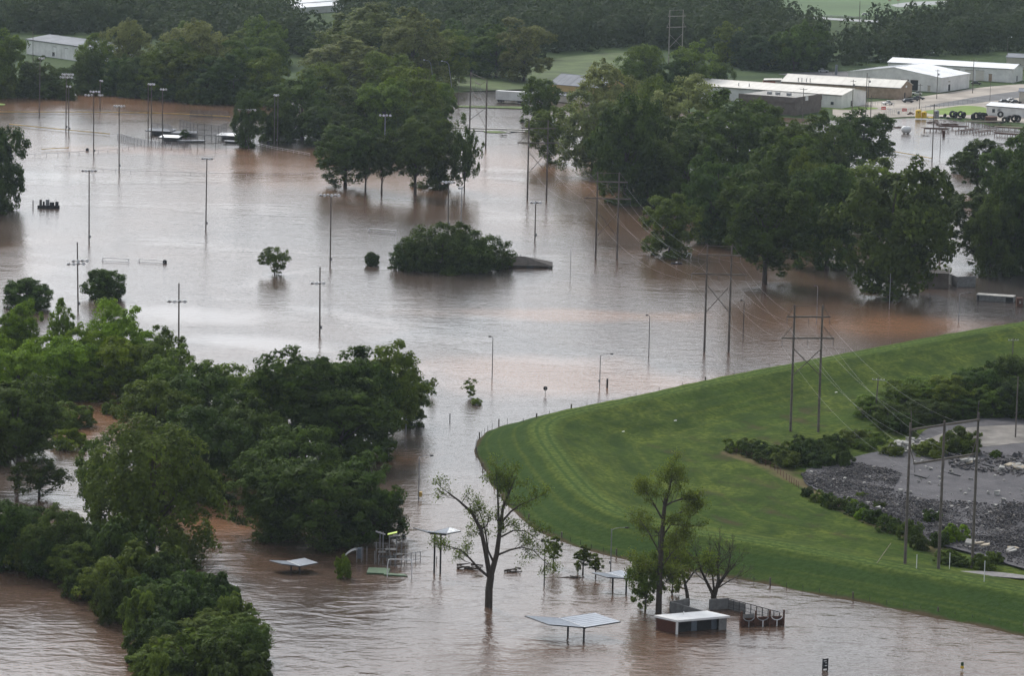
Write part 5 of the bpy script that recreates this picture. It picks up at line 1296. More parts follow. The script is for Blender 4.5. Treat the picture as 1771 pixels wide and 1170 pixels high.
def junk_raft():
    P = G(84, 360); k = mpp(84, 360); t = thing('floating_junk_raft', 'dark raft of floating park equipment beside the tree at the left edge', 'debris raft', P)
    MB().box((0, 0, .35), (6.2, 2.0, .9)).build('hull', STEEL_DARK, t)
    for x, w, h, m in ((-2.3, .6, 1.6, BROWN), (-.3, 1.0, 1.7, STEEL), (1.0, 1.2, .9, DARK), (2.4, .9, 1.1, DARK), (-1.4, .5, 1.1, STEEL_DARK)):
        MB().box((x, .1, .8 + h / 2), (w, .9, h)).build('equipment', m, t)
    for x in (-1.9, 0.1, 2.2): MB().tube((x, -.3, .8), (x, -.3, 3.0), .05, .04, 5).build('pipe', STEEL, t)
    MB().tube((-4.4, 0, 1.5), (-2.6, 0, 1.6), .05, .05, 5).build('tow_bar', STEEL, t); MB().tube((-4.5, 0, -.5), (-4.5, 0, 2.2), .16, .14, 7).build('mooring_post', WOOD_POLE, t)
junk_raft()

# ---------------------------------------------------------------- ball field: dugouts, backstops, outfield fences
def dugout(label, c, w, d, h, rz, m, drop=.35, front=True):
    P = G(*c); t = thing('dugout', label, 'dugout', P, rz)
    MB().slab([(-w / 2, -d / 2, h - drop), (w / 2, -d / 2, h - drop), (w / 2, d / 2, h), (-w / 2, d / 2, h)], .14).build('roof', m, t)
    MB().box((0, -d / 2 - .04, h - drop - .12), (w + .1, .06, .3)).build('fascia', STEEL_DARK, t)
    for x in (-w / 2 + .2, 0, w / 2 - .2):
        for y in (-d / 2 + .2, d / 2 - .2): MB().tube((x, y, -1), (x, y, h - .2 - (drop if y < 0 else .1)), .07, .07, 6).build('post', STEEL_DARK, t)
    MB().box((0, d / 2 - .25, h / 2 - .4), (w - .4, .08, h)).build('back_wall', GREY_BLOCK, t)
dugout('brightest white dugout roof at the left of the ball field', (295, 245), 7.0, 6.5, 2.0, -.15, WHITE_ROOF, .3)
dugout('long dark dugout roof behind the double light pole', (278, 234), 9.5, 5.0, 2.2, -.25, GREY_ROOF, .5)
dugout('pale dugout roof behind the small conifer on the ball field', (318, 236), 9.0, 6.0, 1.6, .1, GREY_ROOF, .2)
dugout('white dugout roof beside the big ball field tree', (394, 241), 6.5, 7.0, 1.9, -.2, WHITE_ROOF, .3)
dugout('low dark-edged dugout roof right of the small conifer', (330, 247), 9.5, 3.0, .9, .25, GREY_ROOF, .1)
dugout('low dark-edged dugout roof under the big ball field tree', (412, 249), 10.0, 3.0, 1.0, -.2, GREY_ROOF, .1)
plant('cypress', 320, 245, 224, 18, 'small conifer growing between the dugout roofs', m=L_DARK)
plant('loose', 419, 253, 224, 26, 'small dark conifer beside the big ball field tree', m=L_DARK)
def mesh_fence(name, label, pts, h, rails=(1.0, .5), span=3.2, mesh=True, r=.07, cap=None, z0=-1.0, posts_=True, z=0.0):
    P = [G(x, y, z) for x, y in pts]; base = P[0]; t = thing(name, label, 'fence', base)
    for a, b_ in zip(P[:-1], P[1:]):
        a, b_ = Vector(a - base), Vector(b_ - base); d = b_ - a; n = max(1, min(60, round(d.length / span))); ang = math.atan2(d.y, d.x); c = (a + b_) / 2
        if posts_:
            for k in range(n + 1): e = a + d * (k / n); MB().tube((e.x, e.y, z0), (e.x, e.y, h), r, r, 6).build('post', STEEL_DARK if h > 2 else STEEL, t)
        for f in rails: MB().tube((a.x, a.y, h * f - .03), (b_.x, b_.y, h * f - .03), r * .75, r * .75, 6).build('rail', STEEL_DARK if h > 2 else STEEL, t)
        if mesh: MB().box((c.x, c.y, h / 2), (d.length, .02, h - .1), ang).build('mesh_panel', LINK, t)
        if cap: MB().box((c.x, c.y, h), (d.length, .22, .24), ang).build('cap', cap, t)
    return t
mesh_fence('backstop', 'tall dark backstop fence in the middle of the ball field', [(311, 232), (341, 240), (378, 243), (392, 238)], 5.2, (1.0, .62, .3), 3.0)
mesh_fence('backstop', 'nearer tall backstop frame in front of the ball field dugouts', [(330, 255), (354, 258), (391, 258)], 4.6, (1.0, .45), 3.4, mesh=False)
mesh_fence('backstop', 'grey backstop cage behind the dark dugout roof', [(263, 232), (292, 234), (298, 238)], 3.8, (1.0, .5), 2.6)
mesh_fence('chain_link_fence', 'chain link fence in front of the dark dugout at the left of the ball field', [(203, 240), (232, 248), (275, 255), (330, 257)], 2.0, (1.0,), 2.0)
mesh_fence('chain_link_fence', 'low chain link fence running from the left tree to the dugouts', [(20, 273), (120, 268), (203, 262), (232, 256)], .9, (1.0,), 4.0, mesh=False)
mesh_fence('chain_link_fence', 'second low fence line crossing the water below the ball field', [(95, 290), (200, 298), (330, 302), (450, 306), (545, 304)], .7, (1.0,), 4.5, mesh=False, r=.05)
mesh_fence('chain_link_fence', 'fence with a dark rail under the trees right of the ball field', [(436, 250), (470, 258), (536, 270)], .9, (1.0, .4), 3.5, mesh=False)
mesh_fence('chain_link_fence', 'chain link fence and gate frame near the far shore left of the oak', [(329, 202), (378, 203), (396, 203)], 2.4, (1.0, .1), 2.6)
mesh_fence('outfield_fence', 'long yellow-topped outfield fence crossing the upper left water', [(-30, 196), (60, 196.5), (140, 196.5), (260, 198), (330, 200.5), (398, 204.5)], .6, (), 4, mesh=False, posts_=False, cap=YELLOW_CAP)
mesh_fence('outfield_fence', 'short yellow-topped outfield fence between the paired poles at left', [(16, 217.5), (100, 226), (190, 234.5)], .6, (), 4, mesh=False, posts_=False, cap=YELLOW_CAP)
mesh_fence('outfield_fence', 'shortest yellow fence top just above the low chain link line at left', [(72, 261), (119, 258.5)], .6, (), 4, mesh=False, posts_=False, cap=YELLOW_CAP)
mesh_fence('outfield_fence', 'yellow pipe floating across the flooded pipe yard behind the right trees', [(1535, 263), (1575, 270), (1612, 277)], .6, (), 4, mesh=False, posts_=False, cap=YELLOW_CAP)
mesh_fence('chain_link_fence', 'chain link fence across the flooded pipe yard', [(1540, 236), (1580, 242), (1640, 245), (1700, 250)], 1.3, (1.0,), 6, mesh=False, r=.05)
for x, y, lab in ((151, 261, 'dark float by the low fence left of the ball field'), (464, 249, 'small dark box floating by the bare double pole'), (285, 456, 'dark float at the end of the faint goal')):
    o = MB().box((0, 0, .3), (1.0, .8, .9)).box((0, 0, .85), (.7, .6, .2)).build('floating_bin', STEEL_DARK); o.location = G(x, y); tag(o, lab, 'bin')
# --- fence along the foot of the levee
def levee_fence():
    pts = [(1771, 1093), (1640, 1068), (1500, 1043), (1380, 1022), (1280, 1004), (1180, 986), (1090, 969), (1020, 952), (960, 930), (905, 897), (872, 862), (846, 830), (827, 800), (820, 770), (845, 741), (880, 732)]
    P = [G(x, y) for x, y in pts]; k = 0
    line = smooth_line(np.array([p[:2] for p in P]), 2); acc = 0; nxt = 0
    for a, b_ in zip(line[:-1], line[1:]):
        L = np.hypot(*(b_ - a))
        while nxt <= acc + L:
            q = a + (b_ - a) * ((nxt - acc) / L)
            big = k % 5 == 0; h = (1.25 if big else .95); r = .13 if big else .04
            o = MB().tube((0, 0, -1), (0, 0, h), r, r, 6).lathe([(r, 0), (r * 1.1, .013), (r * .5, .08)], (0, 0, h), 6).build('fence_post', WOOD_POLE if big else STEEL_DARK)
            o.location = (q[0], q[1], 0)
            tag(o, ('stout wooden fence post at the levee foot, number %d from the lower right corner' % (k // 5 + 1)) if big else 'thin steel fence stake standing in the water at the foot of the levee', 'fence post', 'stout posts along the levee foot' if big else 'thin stakes along the levee foot'); k += 1; nxt += 3.1
        acc += L
    # tops of the same fence seen over the crest
    for x, y, big in [(905, 724, 0), (928, 716, 1), (950, 712, 0), (988, 700, 1), (1015, 697, 0), (1034, 694, 0), (1060, 689, 0), (1100, 680, 0), (1140, 671, 0), (1180, 662, 0), (1220, 653, 1), (1270, 643, 0), (1330, 630, 0), (1390, 619, 0), (1460, 605, 0), (1540, 590, 0), (1620, 575, 0)]:
        p = G(x, y + 6, 2.6); h = hgt(x, y + 6, y, 2.6); r = .16 if big else .05
        o = MB().tube((0, 0, -1.5), (0, 0, h), r, r, 6).lathe([(r, 0), (r * 1.1, .013), (r * .5, .08)], (0, 0, h), 6).build('fence_post', WOOD_POLE if big else STEEL_DARK); o.location = p
        tag(o, 'stout fence post whose top shows over the levee crest, %s' % {928: 'nearest the bend', 988: 'near the octagonal sign', 1220: 'near the cross-braced pylon'}[x] if big else 'thin fence stake whose top shows over the levee crest', 'fence post', 'stout posts beyond the levee crest' if big else 'thin stakes beyond the levee crest')
levee_fence()
# --- yard edge: white markers, guy guards, fence posts
for x, yb, yt, lab in [(1585, 984, 961, 'white guy-wire guard beside the left pole of the three-poled pylon'), (1642, 984, 958, 'white guy-wire guard between the middle and right poles of the pylon'), (1702, 1007, 972, 'tallest white guy-wire guard right of the three-poled pylon'), (1395, 851, 846, 'tiny white stake at the edge of the rubble')]:
    p = GL(x, yb); o = MB().tube((0, 0, -.3), (0, 0, hgt(x, yb, yt, p[2])), .07, .06, 6).lathe([(.06, 0), (.07, .03), (.03, .1)], (0, 0, hgt(x, yb, yt, p[2])), 6).build('marker_stake', WHITE); o.location = p; tag(o, lab, 'stake')
p = GL(1523, 975); o = MB().tube((-.6, 0, 0), (1.6, .6, 3.2), .06, .05, 6).lathe([(.05, 0), (.06, .013)], (1.6, .6, 3.2), 6).build('leaning_stick', PLANK); o.location = p; tag(o, 'pale leaning stick on the lower levee grass', 'stick')
def yard_fence():
    pts = [(1255, 783), (1300, 795), (1340, 815), (1365, 835), (1385, 848)]; P = [GL(*q) for q in pts]; base = P[0]; t = thing('wire_fence', 'low rusty wire fence at the left end of the shrub belt', 'fence', base)
    for a, b_ in zip(P[:-1], P[1:]):
        a, b_ = Vector(a - base), Vector(b_ - base); d = b_ - a; n = 5
        for k in range(n): e = a + d * (k / n); MB().tube((e.x, e.y, e.z - .3), (e.x, e.y, e.z + 1.3), .05, .05, 6).build('post', RUST, t)
        for z in (1.2, .8, .4): MB().tube(a + Vector((0, 0, z)), b_ + Vector((0, 0, z)), .02, .02, 4).build('wire', RUST, t)
yard_fence()
# --- rubble: stones heaped on the yard
STONE = mat('slag_stone', (.14, .135, .135), .9, var=.35, scale=.5)
def stone_tone():
    n, l = STONE.node_tree.nodes, STONE.node_tree.links; at = n.new('ShaderNodeAttribute'); at.attribute_name = 'leaf'; r = n.new('ShaderNodeValToRGB')
    for p_, c_ in ((0, (.045, .043, .05, 1)), (1, (.15, .135, .125, 1))): r.color_ramp.elements[int(p_)].color = c_
    e = r.color_ramp.elements.new(.6); e.color = (.082, .078, .084, 1); l.new(at.outputs['Fac'], r.inputs[0]); l.new(r.outputs[0], n['Principled BSDF'].inputs['Base Color'])
stone_tone()
STONE_PALE = mat('concrete_rubble', (.4, .39, .37), .9, var=.25, scale=.8)
def rubble(poly, n, mound, label, smin, smax, m, name='rubble', seed=1, mz=1.2):
    rd = np.random.default_rng(seed); P = np.array([G(x, y, YARD_Z)[:2] for x, y in poly]); lo, hi = P.min(0), P.max(0)
    Q = rd.uniform(lo, hi, (n * 3, 2)); Q = Q[inpoly(Q[:, 0], Q[:, 1], [tuple(p) for p in P])][:n]
    wv = np.sin(Q[:, 0] * .55 + 2 * np.sin(Q[:, 1] * .3)) * np.sin(Q[:, 1] * .4 + Q[:, 0] * .2); Q = Q[rd.random(len(Q)) < .62 + .5 * wv]
    s = rd.uniform(smin, smax, len(Q)) * rd.choice([.55, .75, 1, 1.35, 1.9], len(Q), p=[.3, .3, .25, .11, .04]); z = YARD_Z + .36 + mound * mz * np.clip(.35 + .5 * np.sin(Q[:, 0] * .35 + 1.5 * np.sin(Q[:, 1] * .25)) * np.sin(Q[:, 1] * .31), 0, 1) * rd.random(len(Q)) ** .7
    cube = np.array([[x, y, z_] for z_ in (-1, 1) for x, y in ((-1, -1), (1, -1), (1, 1), (-1, 1))], float) * .5
    fc = np.array([(3, 2, 1, 0), (4, 5, 6, 7), (0, 1, 5, 4), (1, 2, 6, 5), (2, 3, 7, 6), (3, 0, 4, 7)])
    V = cube[None] + rd.normal(0, .16, (len(Q), 8, 3)); a = rd.uniform(0, 6.28, len(Q)); ca, sa = np.cos(a), np.sin(a)
    V = np.stack([V[..., 0] * ca[:, None] - V[..., 1] * sa[:, None], V[..., 0] * sa[:, None] + V[..., 1] * ca[:, None], V[..., 2] * .7], -1) * s[:, None, None]
    V += np.concatenate([Q, z[:, None]], 1)[:, None]
    tone = np.repeat(rd.uniform(0, 1, len(Q)), 8)
    Fc = (fc[None] + (np.arange(len(Q)) * 8)[:, None, None]).reshape(-1, 4)
    o = link(name, np_mesh(name, V.reshape(-1, 3), Fc, m, {'leaf': tone})); tag(o, label, 'rubble', kind='stuff')
rubble([(1385, 822), (1450, 812), (1490, 806), (1560, 822), (1545, 850), (1530, 880), (1495, 890), (1440, 862), (1392, 838)], 13000, .7, 'dark broken slag stones strewn over the left part of the grey yard', .1, .24, STONE, seed=1)
rubble([(1500, 868), (1560, 862), (1640, 872), (1771, 880), (1820, 900), (1860, 1000), (1771, 984), (1700, 962), (1585, 930), (1495, 890)], 22000, 1.1, 'dark broken slag stones covering the near part of the grey yard', .1, .26, STONE, seed=2)
rubble([(1640, 792), (1700, 786), (1771, 792), (1800, 815), (1760, 830), (1690, 820), (1640, 812)], 900, .9, 'mixed dark debris heaped at the right side of the yard', .2, .55, STONE, seed=3)
rubble([(1535, 772), (1580, 765), (1620, 770), (1600, 785), (1545, 788)], 260, .5, 'pale concrete chunks at the back of the yard', .3, .8, STONE_PALE, seed=4)
rubble([(1385, 815), (1820, 790), (1820, 975), (1690, 958), (1500, 895), (1410, 850)], 260, .6, 'scattered pale concrete bits among the dark stones', .25, .7, STONE_PALE, seed=5)
def slabs(x, y, label, n, w, seed):
    rd = random.Random(seed); p = GL(x, y); p[2] = YARD_Z + .6; t = thing('broken_slab_heap', label, 'debris heap', p)
    for k in range(n):
        l, v = rd.uniform(.5, 1) * w, rd.uniform(.3, .6); o = MB().slab([(-l / 2, -v, .2), (l / 2, -v * .8, rd.uniform(.2, .7)), (l / 2 * .8, v, .6), (-l / 2, v * .9, .3)], .22).build('slab', STONE_PALE if rd.random() < .6 else PLANK, t)
        o.location = (rd.uniform(-1.6, 1.6), rd.uniform(-1.5, 1.5), rd.uniform(0, .5)); o.rotation_euler = (rd.uniform(-.3, .3), rd.uniform(-.3, .3), rd.uniform(-.8, .8))
slabs(1556, 778, 'heap of broken pale slabs behind the left pole of the three-poled pylon', 6, 2.8, 1)
slabs(1752, 818, 'heap of pale timbers and slabs among dark debris at the right edge', 7, 2.6, 2)
slabs(1672, 805, 'pale splintered heap between the right pole and the debris', 5, 2.2, 3)
slabs(1690, 952, 'bright concrete slabs beside the foot of the right pylon pole', 4, 2.4, 4)
slabs(1745, 960, 'bright concrete slabs near the right edge at the bottom of the rubble', 3, 2.2, 5)
for x, y, lab in ((1078 + 0, 748, 'scrap of pale litter on the inner levee slope, left of the dark shrubs'), (1446, 680, 'pale scrap of litter on the levee right of the large pylon'), (1168, 729, 'small dark-edged litter on the inner levee slope')):
    p = GL(x, y); o = MB().slab([(-.28, -.15, .12), (.28, -.15, .18), (.25, .15, .17), (-.25, .18, .13)], .05).box((.1, 0, .2), (.15, .15, .06)).build('litter', WHITE); o.location = p; tag(o, lab, 'litter')

# ================================================================ FAR SIDE: BUILDINGS AND YARD
def bldg(name, label, A, B, depth_, h, rise, wallm, roofm, ridge='along', z=LAND, over=.35, bays=6, parts=(), cat='building', roof_t=.16, ribs=True):
    if isinstance(B[0], tuple):          # near corner, far right corner, length of the front
        p_, q_ = G(*B[0], z), G(*B[1], z); e = q_ - p_; u = np.array([e[1], -e[0], 0]) / np.hypot(e[0], e[1]); a, b_ = p_ - u * A, p_; depth_ = np.hypot(e[0], e[1]) if depth_ is None else depth_
    else: a, b_ = G(*A, z), G(*B, z)
    d = Vector(b_ - a); W = d.length; ang = math.atan2(d.y, d.x); D = depth_
    t = thing(name, label, cat, a, ang)
    if ridge == 'flat':
        MB().box((W / 2, D / 2, h / 2 - .4), (W, D, h + .8)).build('wall', wallm, t)
        MB().box((W / 2, D / 2, h + .08), (W - .6, D - .6, .15)).build('roof', roofm, t)
    else:
        m = MB()
        if ridge == 'along':
            v = [(0, 0, -.8), (W, 0, -.8), (W, D, -.8), (0, D, -.8), (0, 0, h), (W, 0, h), (W, D, h), (0, D, h), (0, D / 2, h + rise - .02), (W, D / 2, h + rise - .02)]
            m.add(v, [(0, 1, 5, 4), (2, 3, 7, 6), (1, 2, 6, 9, 5), (3, 0, 4, 8, 7), (3, 2, 1, 0)])
        else:
            v = [(0, 0, -.8), (W, 0, -.8), (W, D, -.8), (0, D, -.8), (0, 0, h), (W, 0, h), (W, D, h), (0, D, h), (W / 2, 0, h + rise - .02), (W / 2, D, h + rise - .02)]
            m.add(v, [(0, 1, 5, 8, 4), (2, 3, 7, 9, 6), (1, 2, 6, 5), (3, 0, 4, 7), (3, 2, 1, 0)])
        m.build('wall', wallm, t)
        o = over; s = rise / ((D if ridge == 'along' else W) / 2)
        rf = MB()
        if ridge == 'along':
            E = [[(-o, -o, h - o * s), (W + o, -o, h - o * s), (W + o, D / 2, h + rise), (-o, D / 2, h + rise)], [(-o, D / 2, h + rise), (W + o, D / 2, h + rise), (W + o, D + o, h - o * s), (-o, D + o, h - o * s)]]
        else:
            E = [[(-o, -o, h - o * s), (W / 2, -o, h + rise), (W / 2, D + o, h + rise), (-o, D + o, h - o * s)], [(W / 2, -o, h + rise), (W + o, -o, h - o * s), (W + o, D + o, h - o * s), (W / 2, D + o, h + rise)]]
        for e in E: rf.slab([Vector(p) + Vector((0, 0, roof_t + .004)) for p in e], roof_t)
        r_ = rf.build('roof', roofm, t)
        if ribs:
            rb = MB()
            for e in E:
                q = [Vector(p) + Vector((0, 0, roof_t + .02)) for p in e]
                i0, i1, j0, j1 = (0, 1, 3, 2) if ridge == 'along' else (0, 3, 1, 2)
                n = max(4, int((q[i1] - q[i0]).length / 3))
                for k in range(n + 1): rb.tube(q[i0].lerp(q[i1], k / n), q[j0].lerp(q[j1], k / n), .05, .05, 4)
            rb.build('roof_rib', roofm, r_)
            MB().tube((0 - o, D / 2, h + rise + roof_t), (W + o, D / 2, h + rise + roof_t), .12, .12, 6).build('ridge_cap', roofm, r_) if ridge == 'along' else MB().tube((W / 2, -o, h + rise + roof_t), (W / 2, D + o, h + rise + roof_t), .12, .12, 6).build('ridge_cap', roofm, r_)
    cols = MB()
    for k in range(bays + 1): cols.box((min(W - .08, max(.08, W * k / bays)), -.05, h / 2), (.14, .08, h - .1))
    cols.build('wall_rib', wallm, t)['kind'] = 'stuff'
    for p in parts: p(t, W, h, D)
    return t
def win(u, z, w=1.2, hh=1.1, m=None, name='window', y=-.06):
    def f(t, W, h, D):
        o = MB().box((u * W, y, z), (w, .1, hh)).build(name, m or GLASS, t)
        if name == 'window': MB().box((u * W, y - .06, z - hh / 2 - .05), (w + .2, .12, .1)).build('sill', CONCRETE, o)
        else: MB().box((u * W, y - .06, z + hh / 2 + .08), (w + .3, .1, .16)).build('door_frame', BROWN, o)
    return f
def endwin(v, z, w=1.2, hh=1.1, m=None, name='window'):
    def f(t, W, h, D): MB().box((W + .06, v * D, z), (.1, w, hh)).build(name, m or GLASS, t)
    return f
def gutter(t, W, h, D): MB().box((W / 2, -.42, h - .15), (W + .6, .14, .16)).build('gutter', STEEL_DARK, t)
def ac(u, z=1.0, s=1.2): return lambda t, W, h, D: MB().box((u * W, -.7, z), (s, .8, s)).box((u * W, -.7, z + s / 2 + .05), (s * .7, .5, .1)).build('air_conditioner', STEEL, t)
def flues(us, y=.3, hh=1.6): return lambda t, W, h, D: [MB().tube((u * W, y, h - .4), (u * W, y, h + hh), .16, .16, 7).lathe([(.2, 0), (.3, .1), (.05, .3)], (u * W, y, h + hh), 8).build('flue', STEEL, t) for u in us]

bldg('long_white_building', 'long white metal building with a cream roof half hidden by the grove', 66, ((1455, 188), (1497, 181)), None, 5.2, 1.7, WHITE_METAL, CREAM_ROOF, bays=22,
     parts=[win(.94, 1.9), win(.80, 1.9), win(.60, 2.3, 3.2, 2.4, BEIGE, 'loading_door'), win(.86, 1.3, 1.1, 2.2, BEIGE, 'door'), win(.55, 2.9, .9, .6), ac(.83, 1.5, 1.6), ac(.78, .9, 1.0), gutter, endwin(.4, 1.4, .9, 2.2, STEEL_DARK, 'door'), flues((.3, .37), 3)])
bldg('brown_building', 'flat-roofed brown panelled building at the right edge of the grove', 24, ((1374, 200), (1420, 193)), None, 6.4, 0, BROWN, CONCRETE, 'flat', bays=14,
     parts=[lambda t, W, h, D: MB().box((W / 2, -.12, h - .6), (W + .3, .2, 2.2)).build('parapet_panel', MATS['brown_panel'], t), lambda t, W, h, D: MB().box((W + .12, D / 2, h - .6), (.2, D + .3, 2.2)).build('parapet_panel', MATS['brown_panel'], t),
            lambda t, W, h, D: MB().box((W + .26, D * .42, h - .4), (.06, 2.4, 1.7)).build('white_sign_board', WHITE, t), lambda t, W, h, D: [MB().box((W * u, D * .4, h + .7), (1.6, 1.2, 1.0)).build('roof_unit', STEEL, t) for u in (.35, .5, .7)]])
bldg('tan_building', 'long tan brick building with a cream gabled roof behind the long white one', 50, ((1556, 172), (1577, 166.5)), None, 4.6, 2.4, TAN, CREAM_ROOF, bays=10, parts=[flues((.14, .17, .21, .24)), endwin(.5, 4.6, 1.8, .8, WHITE, 'gable_vent'), endwin(.4, 1.2, 1.1, 2.2, DARK, 'door'), gutter])
bldg('white_warehouse', 'largest white warehouse with a broad low-pitched white roof', 42, ((1626, 160), (1676, 152)), None, 6.0, 3.0, WHITE_METAL, WHITE_ROOF, 'across', bays=12,
     parts=[win(.72, 2.2, 3.4, 4.2, DARK, 'open_doorway'), win(.62, 2.2, 3.4, 4.2, DARK, 'open_doorway'), win(.88, 1.3, 1.2, 2.2, BEIGE, 'door'), endwin(.3, 1.5, 1.6, 2.6, DARK, 'doorway'), endwin(.3, 4.0, 1.8, .6, BEIGE, 'louvre')])
bldg('white_garage_building', 'long white building with a row of roll-up doors at upper right', 56, ((1752, 143), (1768, 139)), None, 5.8, 1.5, WHITE_METAL, WHITE_ROOF, bays=14,
     parts=[win(u, 2.2, 3.6, 4.2, CREAM_ROOF, 'roll_up_door') for u in (.25, .34, .44, .545, .65, .737)] + [win(.82, 1.6, 1.4, 3.0, TAN, 'wooden_door'), gutter, endwin(.4, 1.4, 1.1, 2.4, DARK, 'door')])
bldg('grey_corner_building', 'grey building with a blue-grey roof in the upper right corner', (1740, 119), (1810, 122), 14, 5.2, 1.2, BEIGE, GREY_ROOF, bays=5, parts=[win(.33, 2.0, 1.2, 1.0)])
bldg('white_office', 'small white hut with a shallow white roof beside the giant tyres', (1706, 199), (1800, 206), 9, 3.7, .9, WHITE_METAL, WHITE_ROOF, bays=9, parts=[win(.13, 1.9, 1.1, 1.3), ac(.24, 2.2, .9), gutter])
bldg('grey_shed', 'pale grey shed at the right edge behind the white hut', (1762, 178), (1815, 180), 8, 4.6, .8, BEIGE, GREY_ROOF, bays=4)
bldg('ochre_building', 'ochre-walled building with a grey hipped roof peeping out of the grove', (950, 172), (1040, 180), 16, 6.2, 3.4, YELLOW_WALL, GREY_ROOF, bays=5,
     parts=[lambda t, W, h, D: MB().slab([(W * .2, -5, 2.6), (W * .95, -5, 2.6), (W * .95, 0, 3.5), (W * .2, 0, 3.5)], .2).build('porch_roof', GREY_ROOF, t), lambda t, W, h, D: MB().box((W * .575, -2.4, 1.2), (W * .72, 4.4, 2.6)).build('porch_wall', BEIGE, t)])
bldg('white_barn', 'large white metal building with two pale doors at upper left', (46, 93), (152, 108), 24, 6.4, 1.6, WHITE_METAL, GREY_ROOF, bays=7, parts=[win(.47, 2.4, 2.2, 4.6, WHITE, 'door'), win(.66, 2.4, 2.4, 4.6, WHITE, 'door'), win(.82, 2.2, 2.2, 4.2, WHITE, 'door'), gutter, win(.45, 1.4, 2.0, 1.6, DARK, 'crate_stack')])
for x0, y0, x1, y1, lab in [(500, 26, 596, 19, 'nearest of the far white shed roofs at the top edge'), (497, 18, 600, 10, 'second of the far white shed roofs at the top edge'), (500, 9, 603, 2, 'third of the far white shed roofs at the top edge'), (528, 2, 610, -5, 'farthest of the far white shed roofs at the top edge')]:
    bldg('far_shed', lab, (x0, y0), (x1, y1), 12, 3.4, 1.3, WHITE_METAL, WHITE_ROOF, bays=9)
bldg('far_shed', 'small far white shed between the trees left of the white shed rows', (386, 22), (410, 20), 9, 4, 1.4, WHITE_METAL, WHITE_ROOF, bays=3)
def trailer(x0, y0, x1, y1, yt, label):
    A, B = G(x0, y0, .15), G(x1, y1, .15); d = Vector(B - A); W = d.length; ang = math.atan2(d.y, d.x); h = hgt((x0 + x1) / 2, (y0 + y1) / 2, yt, .15)
    t = thing('box_trailer', label, 'trailer', A, ang)
    MB().box((W / 2, 1.25, h / 2 + .45), (W, 2.5, h - .9)).build('box_body', WHITE_METAL, t); r = MB()
    for k in range(int(W / .9)): r.box((.45 + k * .9, -.03, h / 2 + .45), (.08, .06, h - 1.1))
    r.build('side_rib', WHITE_METAL, t); MB().box((W / 2, 1.25, .75), (W - 1, 1.0, .25)).build('chassis', STEEL_DARK, t)
    for x in (1.2, 2.4, W - 2.6):
        for y in (.2, 2.3): MB().lathe([(.3, -.14), (.5, -.12), (.5, .12), (.3, .14)], (x, y, .5), 10, 'y').build('wheel', BLACK_RUB, t)
trailer(857, 176, 907, 179, 158, 'white box trailer parked in the flooded lot left of the ochre building')
trailer(905, 174, 935, 172, 158, 'second pale box trailer right behind the white one in the flooded lot')
trailer(672, 122, 700, 120, 114, 'small pale trailer glimpsed between trees near the three bare poles')
def car(x, y, label, m, rz=0.0, z=LAND + .1, group=None, pick=False):
    t = thing('parked_car', label, 'car', G(x, y, z), rz, group)
    b = MB(); pr = [(-2.2, .35), (-2.2, .85), (-1.5, .98), (1.3, .92), (2.2, .75), (2.2, .35)]
    vs = [(px, s, pz) for s in (-.88, .88) for px, pz in pr]; n = len(pr)
    b.add(vs, [tuple(range(n)), tuple(range(2 * n - 1, n - 1, -1))] + [(i, n + i, n + (i + 1) % n, (i + 1) % n) for i in range(n)]); b.build('body', m, t)
    pr = [(-1.7, .95), (-1.25, 1.48), (.2, 1.5), (.95, .93)] if not pick else [(-.3, .95), (-.1, 1.6), (.7, 1.6), (1.2, .93)]
    b = MB(); n = 4; vs = [(px, s * (.82 if pz < 1.2 else .68), pz) for s in (-1, 1) for px, pz in pr]
    b.add(vs, [tuple(range(n)), tuple(range(2 * n - 1, n - 1, -1))] + [(i, n + i, n + (i + 1) % n, (i + 1) % n) for i in range(n)]); b.build('window', GLASS, t)
    MB().box(((pr[1][0] + pr[2][0]) / 2, 0, pr[1][1] + .03), (pr[2][0] - pr[1][0], 1.32, .06)).build('roof', m, t)
    for wx in (-1.35, 1.35):
        for s in (-.82, .82): w = MB().lathe([(.2, -.1), (.34, -.09), (.34, .09), (.2, .1)], (wx, s, .34), 10, 'y').build('wheel', BLACK_RUB, t)
for x, y, lab, mi, rz, pk in [(1570, 177, 'dark car nearest the kerb in the cluster by the tan gable', 1, .2, 0), (1580, 174, 'dark pickup behind the nearest dark car by the tan gable', 1, .1, 1), (1590, 172, 'dark car at the right end of the cluster by the tan gable', 1, -.2, 0), (1548, 169, 'blue truck beside the tan wall', 3, .1, 1), (1530, 168, 'dark vehicle beside the tan wall left of the blue truck', 1, .2, 0), (1518, 167, 'silver car farthest left along the tan wall', 2, 0, 0), (1585, 164, 'white vehicle in the warehouse forecourt', 0, 0, 1), (1535, 181, 'white vehicle with a load at the white fence', 0, .4, 1),
                              (1737, 178, 'dark car left in the row by the grey shed', 1, .3, 0), (1750, 176, 'white car in the row by the grey shed', 0, .3, 0), (1757, 179, 'dark car in front of the white one by the grey shed', 1, .1, 0), (1688, 146, 'dark car by the roll-up doors', 1, 0, 0), (1424, 125, 'yellowish car on the dark gravel lot', 2, .1, 0), (1497, 27, 'white car on the far country road', 0, 0, 0)]:
    car(x, y, lab, CARS[mi], rz, pick=bool(pk))
